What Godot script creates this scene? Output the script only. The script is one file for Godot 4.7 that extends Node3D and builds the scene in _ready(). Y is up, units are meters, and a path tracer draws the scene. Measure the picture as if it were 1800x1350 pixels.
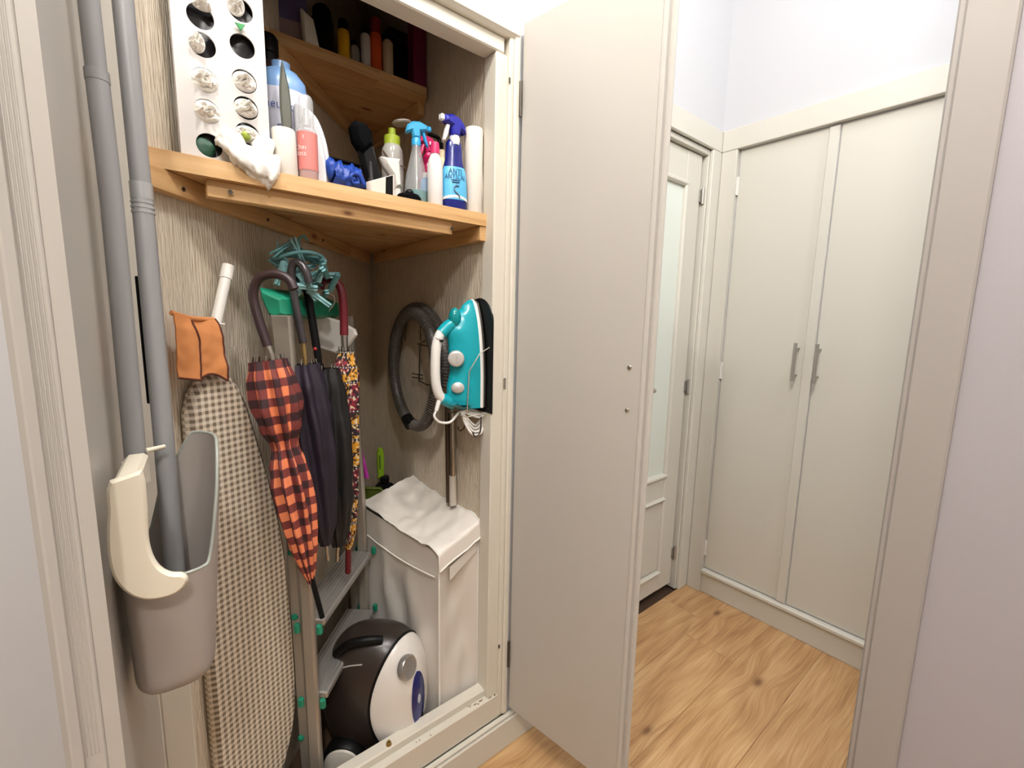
extends Node3D
# A hall with an open corner cupboard. Metres, y up. The cupboard front lies in z = -0.92, its side wall in x = 0.70,
# its diagonal wall runs from the left jamb to the far corner.

var used := {}
var M := {}

# ------------------------------------------------------------------ mesh builder (right-hand winding in, Godot winding out)
class MB:
	var st := SurfaceTool.new()
	var xf := Transform3D()
	var group := 1
	var uvscale := Vector2(1, 1)
	var n := 0
	func _init() -> void:
		st.begin(Mesh.PRIMITIVE_TRIANGLES)
	func at(t: Transform3D) -> MB:
		xf = t
		return self
	func vert(p: Vector3, uv: Vector2) -> void:
		st.set_uv(uv)
		st.add_vertex(xf * p)
	func tri(a: Vector3, b: Vector3, c: Vector3, ua := Vector2.ZERO, ub := Vector2.ZERO, uc := Vector2.ZERO) -> void:
		if (b - a).cross(c - a).length_squared() < 1e-18:
			return
		st.set_smooth_group(group)
		vert(a, ua); vert(c, uc); vert(b, ub)
		n += 1
	func quad(a: Vector3, b: Vector3, c: Vector3, d: Vector3, ua := Vector2.ZERO, ub := Vector2.ZERO, uc := Vector2.ZERO, ud := Vector2.ZERO) -> void:
		tri(a, b, c, ua, ub, uc)
		tri(a, c, d, ua, uc, ud)
	# flat polygon of a convex body, turned outward, uv from its own plane in metres with u along the axis 'grain'
	func face(pts: Array, center: Vector3, grain: int, off: Vector2) -> void:
		var nn: Vector3 = (pts[1] - pts[0]).cross(pts[2] - pts[0])
		if nn.length_squared() < 1e-20 and pts.size() > 3:
			nn = (pts[2] - pts[0]).cross(pts[3] - pts[0])
		var q := pts.duplicate()
		if nn.dot(pts[0] - center) < 0.0:
			q.reverse()
		var ax := nn.abs().max_axis_index()
		var i := grain
		if i == ax:
			i = (ax + 1) % 3
		var j := 3 - ax - i
		for k in range(1, q.size() - 1):
			tri(q[0], q[k], q[k + 1], Vector2(q[0][i], q[0][j]) + off, Vector2(q[k][i], q[k][j]) + off, Vector2(q[k + 1][i], q[k + 1][j]) + off)
	func box(size: Vector3, c := Vector3.ZERO, bev := 0.0, grain := 0, off := Vector2.ZERO) -> MB:
		group = -1
		var h := size * 0.5
		bev = minf(bev, h[h.min_axis_index()] * 0.9)
		if bev <= 0.0:
			for ax in 3:
				for s in [-1.0, 1.0]:
					var pts := []
					for k in 4:
						var p := Vector3.ZERO
						p[ax] = h[ax] * s
						p[(ax + 1) % 3] = h[(ax + 1) % 3] * [-1, 1, 1, -1][k]
						p[(ax + 2) % 3] = h[(ax + 2) % 3] * [-1, -1, 1, 1][k]
						pts.append(c + p)
					face(pts, c, grain, off)
			return self
		var vv := func(s: Vector3, ax: int) -> Vector3:
			var p := Vector3.ZERO
			for k in 3:
				p[k] = s[k] * (h[k] if k == ax else h[k] - bev)
			return c + p
		for ax in 3:
			var b := (ax + 1) % 3
			var d := (ax + 2) % 3
			for s in [-1.0, 1.0]:
				var pts := []
				for k in 4:
					var sg := Vector3.ZERO
					sg[ax] = s; sg[b] = [-1, 1, 1, -1][k]; sg[d] = [-1, -1, 1, 1][k]
					pts.append(vv.call(sg, ax))
				face(pts, c, grain, off)
				for s2 in [-1.0, 1.0]:
					var q0 := Vector3.ZERO
					q0[ax] = s; q0[b] = s2; q0[d] = -1
					var q1 := q0
					q1[d] = 1
					face([vv.call(q0, ax), vv.call(q1, ax), vv.call(q1, b), vv.call(q0, b)], c, grain, off)
		for sx in [-1.0, 1.0]:
			for sy in [-1.0, 1.0]:
				for sz in [-1.0, 1.0]:
					var sg := Vector3(sx, sy, sz)
					face([vv.call(sg, 0), vv.call(sg, 1), vv.call(sg, 2)], c, grain, off)
		return self
	# convex prism given bottom polygon (Vector2 x,z) between y0 and y1
	func slab(poly: Array, y0: float, y1: float, grain := 0, off := Vector2.ZERO) -> MB:
		group = -1
		var c := Vector3.ZERO
		for p in poly:
			c += Vector3(p.x, (y0 + y1) * 0.5, p.y) / poly.size()
		var lo := []
		var hi := []
		for p in poly:
			lo.append(Vector3(p.x, y0, p.y)); hi.append(Vector3(p.x, y1, p.y))
		face(lo, c, grain, off); face(hi, c, grain, off)
		for k in poly.size():
			var m := (k + 1) % poly.size()
			face([lo[k], lo[m], hi[m], hi[k]], c, grain, off)
		return self
	# profile of (radius, y) from bottom to top
	func lathe(prof: Array, seg := 24, sx := 1.0, sz := 1.0, c := Vector3.ZERO) -> MB:
		group += 1
		if group < 1: group = 100
		var v := 0.0
		for k in prof.size() - 1:
			var a: Vector2 = prof[k]
			var b: Vector2 = prof[k + 1]
			if a.distance_to(b) < 1e-6: continue
			if k > 0:
				var pa: Vector2 = prof[k] - prof[k - 1]
				if pa.length() > 1e-6 and absf(pa.angle_to(b - a)) > 0.7:
					group += 1
			var v2 := v + a.distance_to(b)
			for i in seg:
				var t0 := TAU * i / seg
				var t1 := TAU * (i + 1) / seg
				var f := func(r: Vector2, t: float) -> Vector3: return c + Vector3(cos(t) * r.x * sx, r.y, -sin(t) * r.x * sz)
				quad(f.call(a, t0), f.call(a, t1), f.call(b, t1), f.call(b, t0), Vector2(float(i) / seg, v), Vector2(float(i + 1) / seg, v), Vector2(float(i + 1) / seg, v2), Vector2(float(i) / seg, v2))
			v = v2
		return self
	func tube(pts: Array, r, seg := 10, closed := false, caps := true) -> MB:
		group = absi(group) + 1
		var m := pts.size()
		var rings := []
		var up := Vector3.ZERO
		for k in m:
			var a: Vector3 = pts[(k - 1 + m) % m] if (closed or k > 0) else pts[k]
			var b: Vector3 = pts[(k + 1) % m] if (closed or k < m - 1) else pts[k]
			var t := (b - a).normalized()
			if up == Vector3.ZERO:
				up = Vector3.UP if absf(t.y) < 0.9 else Vector3.RIGHT
			var s := t.cross(up).normalized()
			up = s.cross(t).normalized()
			var rr: float = r[k] if r is Array else r
			var ring := []
			for i in seg:
				var w := TAU * i / seg
				ring.append(pts[k] + (s * cos(w) + up * sin(w)) * rr)
			rings.append(ring)
		var v := 0.0
		for k in (m if closed else m - 1):
			var k2 := (k + 1) % m
			var v2: float = v + (pts[k2] as Vector3).distance_to(pts[k])
			for i in seg:
				var j := (i + 1) % seg
				quad(rings[k][i], rings[k2][i], rings[k2][j], rings[k][j], Vector2(float(i) / seg, v), Vector2(float(i) / seg, v2), Vector2(float(i + 1) / seg, v2), Vector2(float(i + 1) / seg, v))
			v = v2
		if caps and not closed:
			group += 1
			for i in seg:
				var j := (i + 1) % seg
				tri(pts[0], rings[0][i], rings[0][j])
				tri(pts[m - 1], rings[m - 1][j], rings[m - 1][i])
		return self
	# polygon in xy, extruded along z, chamfered
	func prism(poly: Array, depth: float, bev := 0.0, c := Vector3.ZERO) -> MB:
		var pp := PackedVector2Array(poly)
		if Geometry2D.is_polygon_clockwise(pp):
			pp.reverse()
		var m := pp.size()
		var ins := PackedVector2Array()
		for k in m:
			var e0 := (pp[k] - pp[(k - 1 + m) % m]).normalized()
			var e1 := (pp[(k + 1) % m] - pp[k]).normalized()
			var n0 := Vector2(-e0.y, e0.x)
			var n1 := Vector2(-e1.y, e1.x)
			ins.append(pp[k] + (n0 + n1) * bev / maxf(0.4, 1.0 + n0.dot(n1)))
		var idx := Geometry2D.triangulate_polygon(ins)
		var d := depth * 0.5
		group = absi(group) + 1
		for k in range(0, idx.size(), 3):
			var a := ins[idx[k]]; var b := ins[idx[k + 1]]; var e := ins[idx[k + 2]]
			if (b - a).cross(e - a) < 0.0:
				var tmp := b
				b = e; e = tmp
			tri(c + Vector3(a.x, a.y, d), c + Vector3(b.x, b.y, d), c + Vector3(e.x, e.y, d), a, b, e)
			tri(c + Vector3(a.x, a.y, -d), c + Vector3(e.x, e.y, -d), c + Vector3(b.x, b.y, -d), a, e, b)
		group += 1
		var v := 0.0
		for k in m:
			var j := (k + 1) % m
			var e0 := pp[k] - pp[(k - 1 + m) % m]
			if absf(e0.angle_to(pp[j] - pp[k])) > 0.6:
				group += 1
			var v2 := v + pp[k].distance_to(pp[j])
			quad(c + Vector3(pp[k].x, pp[k].y, -d + bev), c + Vector3(pp[j].x, pp[j].y, -d + bev), c + Vector3(pp[j].x, pp[j].y, d - bev), c + Vector3(pp[k].x, pp[k].y, d - bev), Vector2(v, 0), Vector2(v2, 0), Vector2(v2, depth), Vector2(v, depth))
			if bev > 0.0:
				for s in [-1.0, 1.0]:
					var o0 := c + Vector3(pp[k].x, pp[k].y, (d - bev) * s)
					var o1 := c + Vector3(pp[j].x, pp[j].y, (d - bev) * s)
					var i0 := c + Vector3(ins[k].x, ins[k].y, d * s)
					var i1 := c + Vector3(ins[j].x, ins[j].y, d * s)
					if s > 0.0:
						quad(o0, o1, i1, i0, pp[k], pp[j], ins[j], ins[k])
					else:
						quad(o1, o0, i0, i1, pp[j], pp[k], ins[k], ins[j])
			v = v2
		return self
	# smooth grid surface p(u,v); outward = du x dv
	func grid(f: Callable, nu: int, nv: int, su := 1.0, sv := 1.0) -> MB:
		group = absi(group) + 1
		var pts := []
		for i in nu + 1:
			var row := []
			for j in nv + 1:
				row.append(f.call(float(i) / nu, float(j) / nv))
			pts.append(row)
		for i in nu:
			for j in nv:
				var u0 := su * i / nu; var u1 := su * (i + 1) / nu
				var v0 := sv * j / nv; var v1 := sv * (j + 1) / nv
				quad(pts[i][j], pts[i + 1][j], pts[i + 1][j + 1], pts[i][j + 1], Vector2(u0, v0), Vector2(u1, v0), Vector2(u1, v1), Vector2(u0, v1))
		return self
	# a cloth with two sides and a thickness, offset along 'nrm'
	func sheet(f: Callable, nu: int, nv: int, th: Vector3, su := 1.0, sv := 1.0) -> MB:
		grid(func(u, v): return f.call(u, v) + th * 0.5, nu, nv, su, sv)
		grid(func(u, v): return f.call(1.0 - u, v) - th * 0.5, nu, nv, su, sv)
		group += 1
		for e in 4:
			var k := nu if e < 2 else nv
			for i in k:
				var a := float(i) / k; var b := float(i + 1) / k
				var pa: Vector3 = f.call(a, e) if e < 2 else f.call(e - 2, a)
				var pb: Vector3 = f.call(b, e) if e < 2 else f.call(e - 2, b)
				if e == 0 or e == 3:
					quad(pa - th * 0.5, pb - th * 0.5, pb + th * 0.5, pa + th * 0.5)
				else:
					quad(pb - th * 0.5, pa - th * 0.5, pa + th * 0.5, pb + th * 0.5)
		return self
	func ball(c: Vector3, r: Vector3, seg := 16, noise: FastNoiseLite = null, amp := 0.0) -> MB:
		return grid(func(u, v):
			var a: float = u * TAU
			if u >= 1.0: a = 0.0
			var b: float = (v - 0.5) * PI
			var q := Vector3(cos(b) * cos(a), sin(b), -cos(b) * sin(a))
			if v <= 0.0: q = Vector3(0, -1, 0)
			if v >= 1.0: q = Vector3(0, 1, 0)
			var k := 1.0
			if noise: k += amp * noise.get_noise_3dv((c + q * r) * 1000.0)
			return c + q * r * k, seg, int(seg / 2.0) + 1)
	func build() -> ArrayMesh:
		st.generate_normals()
		return st.commit()

# ------------------------------------------------------------------ scene helpers
func numbered(called: String) -> String:
	var k: int = used.get(called, 0)
	used[called] = k + 1
	return called if k == 0 else "%s_%03d" % [called, k]

func tag(o: Node, label: String, category: String, group := "") -> Node:
	o.set_meta("label", label)
	o.set_meta("category", category)
	if group: o.set_meta("group", group)
	return o

func thing(called: String, label: String, category: String, at := Vector3.ZERO, turn := 0.0, group := "") -> Node3D:
	var o := Node3D.new()
	o.name = numbered(called)
	add_child(o)
	o.position = at
	o.rotation.y = turn
	tag(o, label, category, group)
	return o

func obj(called: String, mb: MB, mat: Material, parent: Node = null, at := Vector3.ZERO) -> MeshInstance3D:
	return put(called, mb.build(), mat, parent, at)

func put(called: String, mesh: Mesh, mat: Material, parent: Node = null, at := Vector3.ZERO) -> MeshInstance3D:
	var o := MeshInstance3D.new()
	o.mesh = mesh
	o.material_override = mat
	o.position = at
	if parent:
		o.name = called
		parent.add_child(o, true)
	else:
		o.name = numbered(called)
		add_child(o)
	return o

func struct(called: String, mb: MB, mat: Material, parent: Node = null) -> MeshInstance3D:
	var o := obj(called, mb, mat, parent)
	if parent == null:
		o.set_meta("kind", "structure")
	return o

func srgb(r: int, g: int, b: int, a := 1.0) -> Color:
	return Color(r / 255.0, g / 255.0, b / 255.0, a)

func mat(c: Color, rough := 0.6, metal := 0.0, extra := {}) -> StandardMaterial3D:
	var m := StandardMaterial3D.new()
	m.albedo_color = c
	m.roughness = rough
	m.metallic = metal
	if c.a < 1.0:
		m.transparency = BaseMaterial3D.TRANSPARENCY_ALPHA
	for k in extra:
		m.set(k, extra[k])
	return m

func textured(img: Image, rough: float, bump := 0.0, scale := Vector3.ONE, relief: Image = null) -> StandardMaterial3D:
	var m := StandardMaterial3D.new()
	var im := img.duplicate() as Image
	im.generate_mipmaps()
	m.albedo_texture = ImageTexture.create_from_image(im)
	m.roughness = rough
	m.uv1_scale = scale
	if bump > 0.0:
		var b := (relief if relief else img).duplicate() as Image
		b.bump_map_to_normal_map(bump)
		m.normal_enabled = true
		m.normal_texture = ImageTexture.create_from_image(b)
	return m

func fbm(seed_: int, freq: float, oct := 3) -> FastNoiseLite:
	var n := FastNoiseLite.new()
	n.seed = seed_
	n.frequency = freq
	n.noise_type = FastNoiseLite.TYPE_SIMPLEX_SMOOTH
	n.fractal_octaves = oct
	return n

# u runs along the grain; the picture covers (lu x lv) metres
func wood_image(w: int, h: int, lu: float, lv: float, dark: Color, mid: Color, light: Color, knots: Array, knot: Color, seed_: int, fine: float) -> Image:
	var img := Image.create(w, h, false, Image.FORMAT_RGB8)
	var n1 := fbm(seed_, 1.0, 3)
	var n2 := fbm(seed_ + 1, 1.0, 2)
	var n3 := fbm(seed_ + 2, 1.0, 2)
	for y in h:
		var v := lv * y / h
		for x in w:
			var u := lu * x / w
			var warp := n1.get_noise_2d(u * 1.6, v * 4.0) * 0.011
			var kd := 0.0
			for k in knots:
				var du: float = (u - k.x) * 0.45
				var dv: float = v - k.y
				var d2: float = (du * du + dv * dv) / (k.z * k.z)
				if d2 < 30.0:
					warp += dv * 1.4 * exp(-d2 * 0.16)
					kd += exp(-d2 * 3.0)
			var q := v + warp
			var a := n1.get_noise_2d(u * 2.4 + 7.0, q * 9.0) * 0.55 + n2.get_noise_2d(u * 1.6, q * 30.0) * 0.5 + n3.get_noise_2d(u * 5.0, q * 150.0) * fine
			var c := mid.lerp(light, clampf(a * 1.3, 0.0, 1.0)) if a > 0.0 else mid.lerp(dark, clampf(-a * 1.3, 0.0, 1.0))
			img.set_pixel(x, y, c.lerp(knot, clampf(kd, 0.0, 0.85)))
	return img

const DIAG := Vector3(0.01, 0, -0.95)          # start of the diagonal wall
const DIAG_TURN := -0.7297                     # local x: away from the diagonal wall, local -z: along it
func dw(s: float, y: float, u: float) -> Vector3:
	return DIAG + Vector3(0.745, 0, 0.666) * s + Vector3(0.666, 0, -0.745) * u + Vector3(0, y, 0)
func hyp_x(z: float) -> float:
	return 0.01 + (-z - 0.95) * 0.894

func smooth_path(pts: Array, sub := 6, closed := false) -> Array:
	var out := []
	var m := pts.size()
	for k in (m if closed else m - 1):
		var p0: Vector3 = pts[(k - 1 + m) % m] if (closed or k > 0) else pts[k]
		var p1: Vector3 = pts[k]
		var p2: Vector3 = pts[(k + 1) % m]
		var p3: Vector3 = pts[(k + 2) % m] if (closed or k < m - 2) else pts[m - 1]
		for i in sub:
			out.append(p1.cubic_interpolate(p2, p0, p3, float(i) / sub))
	if not closed:
		out.append(pts[m - 1])
	return out

func lettering(words: String, height: float, radius: float, m: Material, parent: Node, at: Vector3, turn := 0.0, squash := 1.0) -> void:
	var t := TextMesh.new()
	var f := SystemFont.new()
	f.font_names = PackedStringArray(["Droid Sans"])
	t.font = f
	t.text = words
	t.font_size = 64
	t.pixel_size = height / 46.0
	t.depth = 0.0
	var arr := t.get_mesh_arrays()
	if arr.size() == 0 or arr[Mesh.ARRAY_VERTEX] == null:
		return
	var vs: PackedVector3Array = arr[Mesh.ARRAY_VERTEX]
	var ns: PackedVector3Array = arr[Mesh.ARRAY_NORMAL]
	for i in vs.size():
		var a := vs[i].x / radius
		vs[i] = Vector3(sin(a) * radius, vs[i].y, (cos(a) - 1.0) * radius * squash)
		ns[i] = Vector3(sin(a), 0, cos(a))
	arr[Mesh.ARRAY_VERTEX] = vs
	arr[Mesh.ARRAY_NORMAL] = ns
	var am := ArrayMesh.new()
	am.add_surface_from_arrays(Mesh.PRIMITIVE_TRIANGLES, arr)
	var o := put("lettering", am, m, parent, at)
	o.rotation.y = turn

# ------------------------------------------------------------------ main
func _ready() -> void:
	setup_view()
	make_materials()
	build_room()
	build_cupboard()
	build_hall()
	build_shelves()
	build_upper_items()
	build_shelf_items()
	build_cleaning_set()
	build_hanging_items()
	build_floor_items()

func setup_view() -> void:
	var cam := Camera3D.new()
	cam.name = "camera"
	cam.fov = 2.0 * rad_to_deg(atan(675.0 / 790.0))
	cam.near = 0.02
	# axes measured from the vanishing points of the hall
	var bx := Vector3(0.774, 0.021, 0.632).normalized()
	var bz := Vector3(-0.628, 0.144, 0.765).normalized()
	var by := bz.cross(bx).normalized()
	bx = by.cross(bz).normalized()
	cam.transform = Transform3D(Basis(bx, by, bz), Vector3(0, 1.27, 0))
	add_child(cam)
	cam.current = true
	var env := Environment.new()
	env.background_mode = Environment.BG_COLOR
	env.background_color = Color(0.02, 0.02, 0.02)
	env.tonemap_mode = Environment.TONE_MAPPER_LINEAR
	env.tonemap_exposure = 0.87
	env.sdfgi_enabled = true
	env.ssao_enabled = true
	env.ssil_enabled = true
	var we := WorldEnvironment.new()
	we.name = "environment"
	we.environment = env
	add_child(we)
	# recessed ceiling lamps: over the cupboard front, in the hall corner, and in the room behind the camera
	lamp(Vector3(-0.22, 2.85, -0.22), 1.4, Color(1.0, 0.98, 0.955), "round recessed ceiling lamp in front of the open cupboard")
	lamp(Vector3(0.46, 2.85, -0.06), 1.15, Color(1.0, 0.985, 0.965), "round recessed ceiling lamp between the cupboard and the near right wall")
	lamp(Vector3(1.50, 2.85, 0.75), 0.85, Color(0.98, 0.99, 1.0), "round recessed ceiling lamp further along the hall beyond the pier")
	lamp(Vector3(1.12, 2.85, -0.30), 0.24, Color(0.97, 0.97, 1.0), "round recessed ceiling lamp in the hall corner by the wardrobe")
	lamp(Vector3(-0.35, 2.85, 1.0), 1.8, Color(1.0, 0.985, 0.965), "round recessed ceiling lamp in the room behind the viewer")

func lamp(at: Vector3, energy: float, c: Color, label: String) -> void:
	var t := thing("ceiling_lamp", label, "lamp", at, 0.0, "recessed ceiling lamps")
	obj("rim", MB.new().lathe([Vector2(0.05, -0.002), Vector2(0.05, -0.008), Vector2(0.062, -0.008), Vector2(0.068, -0.001), Vector2(0.068, 0.0)], 32), mat(srgb(235, 235, 232), 0.4), t)
	var g := mat(Color.WHITE, 0.5)
	g.emission_enabled = true
	g.emission = c
	g.emission_energy_multiplier = 2.0
	obj("diffuser_lamp", MB.new().lathe([Vector2(0.0001, -0.005), Vector2(0.049, -0.005), Vector2(0.049, 0.0)], 32), g, t)
	var l := OmniLight3D.new()
	l.name = "light"
	l.light_color = c
	l.light_energy = energy
	l.light_size = 0.05
	l.omni_range = 12.0
	l.omni_attenuation = 2.0
	l.shadow_enabled = true
	l.position = Vector3(0, -0.07, 0)
	t.add_child(l)

func make_materials() -> void:
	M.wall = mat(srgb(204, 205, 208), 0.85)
	M.far_wall = mat(srgb(160, 154, 146), 0.85)
	M.ceiling = mat(srgb(232, 231, 230), 0.9)
	M.paint = mat(srgb(212, 209, 198), 0.42)
	M.paint_old = mat(srgb(214, 209, 196), 0.5)
	M.leaf = mat(srgb(188, 184, 177), 0.36)
	M.chip = mat(srgb(120, 96, 66), 0.8)
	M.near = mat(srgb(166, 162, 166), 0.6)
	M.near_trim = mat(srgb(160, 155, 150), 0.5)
	M.glass = mat(srgb(222, 230, 222), 0.28)
	M.steel = mat(srgb(176, 172, 166), 0.4, 0.7)
	M.chrome = mat(srgb(190, 186, 180), 0.16, 1.0)
	M.dark_steel = mat(srgb(84, 78, 70), 0.4, 0.7)
	M.black = mat(srgb(10, 10, 11), 0.45, 0.0, {"metallic_specular": 0.3})
	M.black_soft = mat(srgb(9, 9, 11), 0.85, 0.0, {"metallic_specular": 0.15})
	M.white = mat(srgb(232, 229, 222), 0.38)
	M.paper = mat(srgb(222, 216, 207), 0.9)
	M.oak = textured(wood_image(1280, 560, 2.6, 0.9, srgb(158, 117, 76), srgb(188, 148, 102), srgb(207, 171, 126), [Vector3(0.5, 0.2, 0.022), Vector3(1.4, 0.62, 0.028), Vector3(2.2, 0.3, 0.02), Vector3(0.95, 0.78, 0.014), Vector3(1.85, 0.12, 0.016), Vector3(0.2, 0.55, 0.012), Vector3(0.75, 0.45, 0.02), Vector3(1.15, 0.33, 0.01), Vector3(1.65, 0.4, 0.024), Vector3(2.4, 0.7, 0.018), Vector3(1.1, 0.1, 0.009), Vector3(0.4, 0.82, 0.016), Vector3(2.0, 0.85, 0.01)], srgb(112, 76, 48), 11, 0.55), 0.40, 0.8, Vector3(1.0 / 2.6, 1.0 / 0.9, 1))
	M.pine = textured(wood_image(768, 320, 1.2, 0.4, srgb(178, 134, 84), srgb(206, 166, 114), srgb(222, 186, 138), [Vector3(0.25, 0.1, 0.011), Vector3(0.7, 0.26, 0.012), Vector3(1.0, 0.08, 0.009), Vector3(0.45, 0.33, 0.008), Vector3(0.9, 0.36, 0.01)], srgb(104, 62, 30), 31, 0.25), 0.55, 0.6, Vector3(1.0 / 1.2, 1.0 / 0.4, 1))
	M.wallpaper = wallpaper()
	M.gingham = gingham()
	M.checks = checks()
	M.floral = floral()

func wallpaper() -> StandardMaterial3D:
	var w := 768
	var h := 768
	var img := Image.create(w, h, false, Image.FORMAT_RGB8)
	var rel := Image.create(w, h, false, Image.FORMAT_RGB8)
	var n1 := fbm(5, 1.0, 3)
	var n2 := fbm(6, 1.0, 2)
	var a := srgb(210, 198, 178)
	var b := srgb(188, 173, 151)
	var c := srgb(224, 214, 196)
	for y in h:
		var v := 1.2 * y / h
		for x in w:
			var u := 0.9 * x / w
			var k := n1.get_noise_2d(u * 210.0, v * 11.0 + n2.get_noise_2d(u * 40.0, v * 6.0)) + 0.5 * n2.get_noise_2d(u * 420.0 + 9.0, v * 26.0)
			var col := a.lerp(c, clampf(k * 1.1, 0, 1)) if k > 0.0 else a.lerp(b, clampf(-k * 1.1, 0, 1))
			img.set_pixel(x, y, col)
			var g := clampf(0.5 + k * 0.6, 0, 1)
			rel.set_pixel(x, y, Color(g, g, g))
	return textured(img, 0.75, 1.8, Vector3(1.0 / 0.9, 1.0 / 1.2, 1), rel)

func gingham() -> StandardMaterial3D:
	var w := 64
	var img := Image.create(w, w, false, Image.FORMAT_RGB8)
	var lo := srgb(122, 108, 90)
	var mid := srgb(180, 166, 146)
	var hi := srgb(226, 216, 198)
	for y in w:
		for x in w:
			var sx := smoothstep(-0.25, 0.25, sin(TAU * x / w))
			var sy := smoothstep(-0.25, 0.25, sin(TAU * y / w))
			var weave := 0.03 * (1.0 if (x + y) % 4 < 2 else -1.0)
			var c := hi.lerp(mid, (sx + sy) * 0.5 * 1.4 if sx + sy < 1.0 else 0.7).lerp(lo, sx * sy)
			img.set_pixel(x, y, c.lightened(weave) if weave > 0.0 else c.darkened(-weave))
	return textured(img, 0.9, 0.8, Vector3(1.0 / 0.0125, 1.0 / 0.0125, 1))

func checks() -> StandardMaterial3D:
	var w := 96
	var img := Image.create(w, w, false, Image.FORMAT_RGB8)
	for y in w:
		for x in w:
			var sx := 1.0 if x < w * 0.46 else 0.0
			var sy := 1.0 if y < w * 0.46 else 0.0
			var c := srgb(222, 128, 84)
			if sx + sy > 1.5: c = srgb(46, 20, 24)
			elif sx + sy > 0.5: c = srgb(112, 46, 42)
			img.set_pixel(x, y, c)
	return textured(img, 0.7, 0.0, Vector3(9, 1.0 / 0.036, 1))

func floral() -> StandardMaterial3D:
	var w := 256
	var img := Image.create(w, w, false, Image.FORMAT_RGB8)
	var n1 := fbm(71, 0.016, 1)
	var n2 := fbm(72, 0.035, 2)
	for y in w:
		for x in w:
			var band := int(y / 42.0) % 3
			var k := n1.get_noise_2d(x, y * 1.0) + (band - 1) * 0.22
			var c := srgb(28, 16, 26)
			if k > 0.2: c = srgb(196, 138, 28)
			elif k < -0.2: c = srgb(128, 22, 44)
			var q := n2.get_noise_2d(x * 1.6, y * 1.6)
			if q > 0.3: c = srgb(205, 190, 160)
			elif q < -0.32: c = srgb(30, 14, 20)
			if y % 42 < 5:
				c = srgb(22, 14, 24)
				if x % 9 < 4 and y % 42 > 0: c = srgb(214, 205, 190)
			img.set_pixel(x, y, c)
	return textured(img, 0.75, 0.0, Vector3(1, 1.0 / 0.22, 1))

# ------------------------------------------------------------------ the room shell
func wall_box(called: String, lo: Vector3, hi: Vector3, m: Material) -> MeshInstance3D:
	return struct(called, MB.new().box(hi - lo, (lo + hi) * 0.5), m)

func build_room() -> void:
	# floor: a screed with oak planks laid along x
	var fl := struct("floor", MB.new().box(Vector3(3.6, 0.1, 3.5), Vector3(0.5, -0.062, 0.6)), mat(srgb(70, 50, 34), 0.9))
	var rng := RandomNumberGenerator.new()
	rng.seed = 4
	var pw := 0.194
	for r in 17:
		var z := -1.03 + pw * (r + 0.5)
		var x := -1.25 - rng.randf() * 0.9
		if r == 1: x = -0.92
		if r == 2: x = -1.56
		while x < 2.1:
			var x0 := maxf(x, -1.2)
			var x1 := minf(x + 1.28, 2.1)
			if x1 - x0 > 0.02:
				var o := obj("plank", MB.new().box(Vector3(x1 - x0 - 0.0006, 0.012, pw - 0.0006), Vector3.ZERO, 0.0008, 0, Vector2(rng.randf() * 2.6, rng.randf() * 0.9)), M.oak, fl, Vector3((x0 + x1) * 0.5, -0.006, z))
				o.name = "plank" if r == 0 and x0 <= -1.19 else "plank_%03d" % fl.get_child_count()
			x += 1.28
	wall_box("ceiling", Vector3(-1.3, 2.85, -1.15), Vector3(2.2, 2.95, 2.35), M.ceiling)
	wall_box("wall_wardrobe", Vector3(1.99, -0.06, -1.15), Vector3(2.1, 2.85, 2.3), M.wall)
	wall_box("wall_hall", Vector3(0.80, 2.04, -1.14), Vector3(1.99, 2.85, -1.035), M.wall)
	wall_box("wall_hall_side", Vector3(0.80, -0.06, -1.14), Vector3(1.27, 2.04, -1.035), M.wall)
	wall_box("wall_hall_back", Vector3(1.2, -0.06, -1.30), Vector3(1.99, 2.04, -1.24), M.wall)
	wall_box("wall_front", Vector3(-1.2, 1.975, -1.02), Vector3(0.86, 2.85, -0.93), M.wall)
	wall_box("wall_front_side", Vector3(-1.2, -0.06, -1.02), Vector3(-0.085, 1.975, -0.93), M.wall)
	wall_box("wall_front_end", Vector3(0.757, -0.06, -1.02), Vector3(0.86, 1.975, -0.93), M.wall)
	wall_box("wall_left", Vector3(-1.3, -0.06, -1.02), Vector3(-1.2, 2.85, 2.3), M.far_wall)
	wall_box("wall_back", Vector3(-1.3, -0.06, 2.3), Vector3(2.1, 2.85, 2.4), M.far_wall)
	# near pier on the right with its architrave
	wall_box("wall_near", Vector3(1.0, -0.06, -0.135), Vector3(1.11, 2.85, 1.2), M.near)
	var tr := struct("trim_1", MB.new().box(Vector3(0.014, 2.88, 0.06), Vector3(0.995, 1.40, -0.126), 0.003, 1), M.near_trim)
	tr.set_meta("label", "pale architrave along the edge of the near right wall")
	obj("end_casing", MB.new().box(Vector3(0.125, 2.88, 0.014), Vector3(1.055, 1.40, -0.158), 0.003, 1), M.near_trim, tr)

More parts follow.
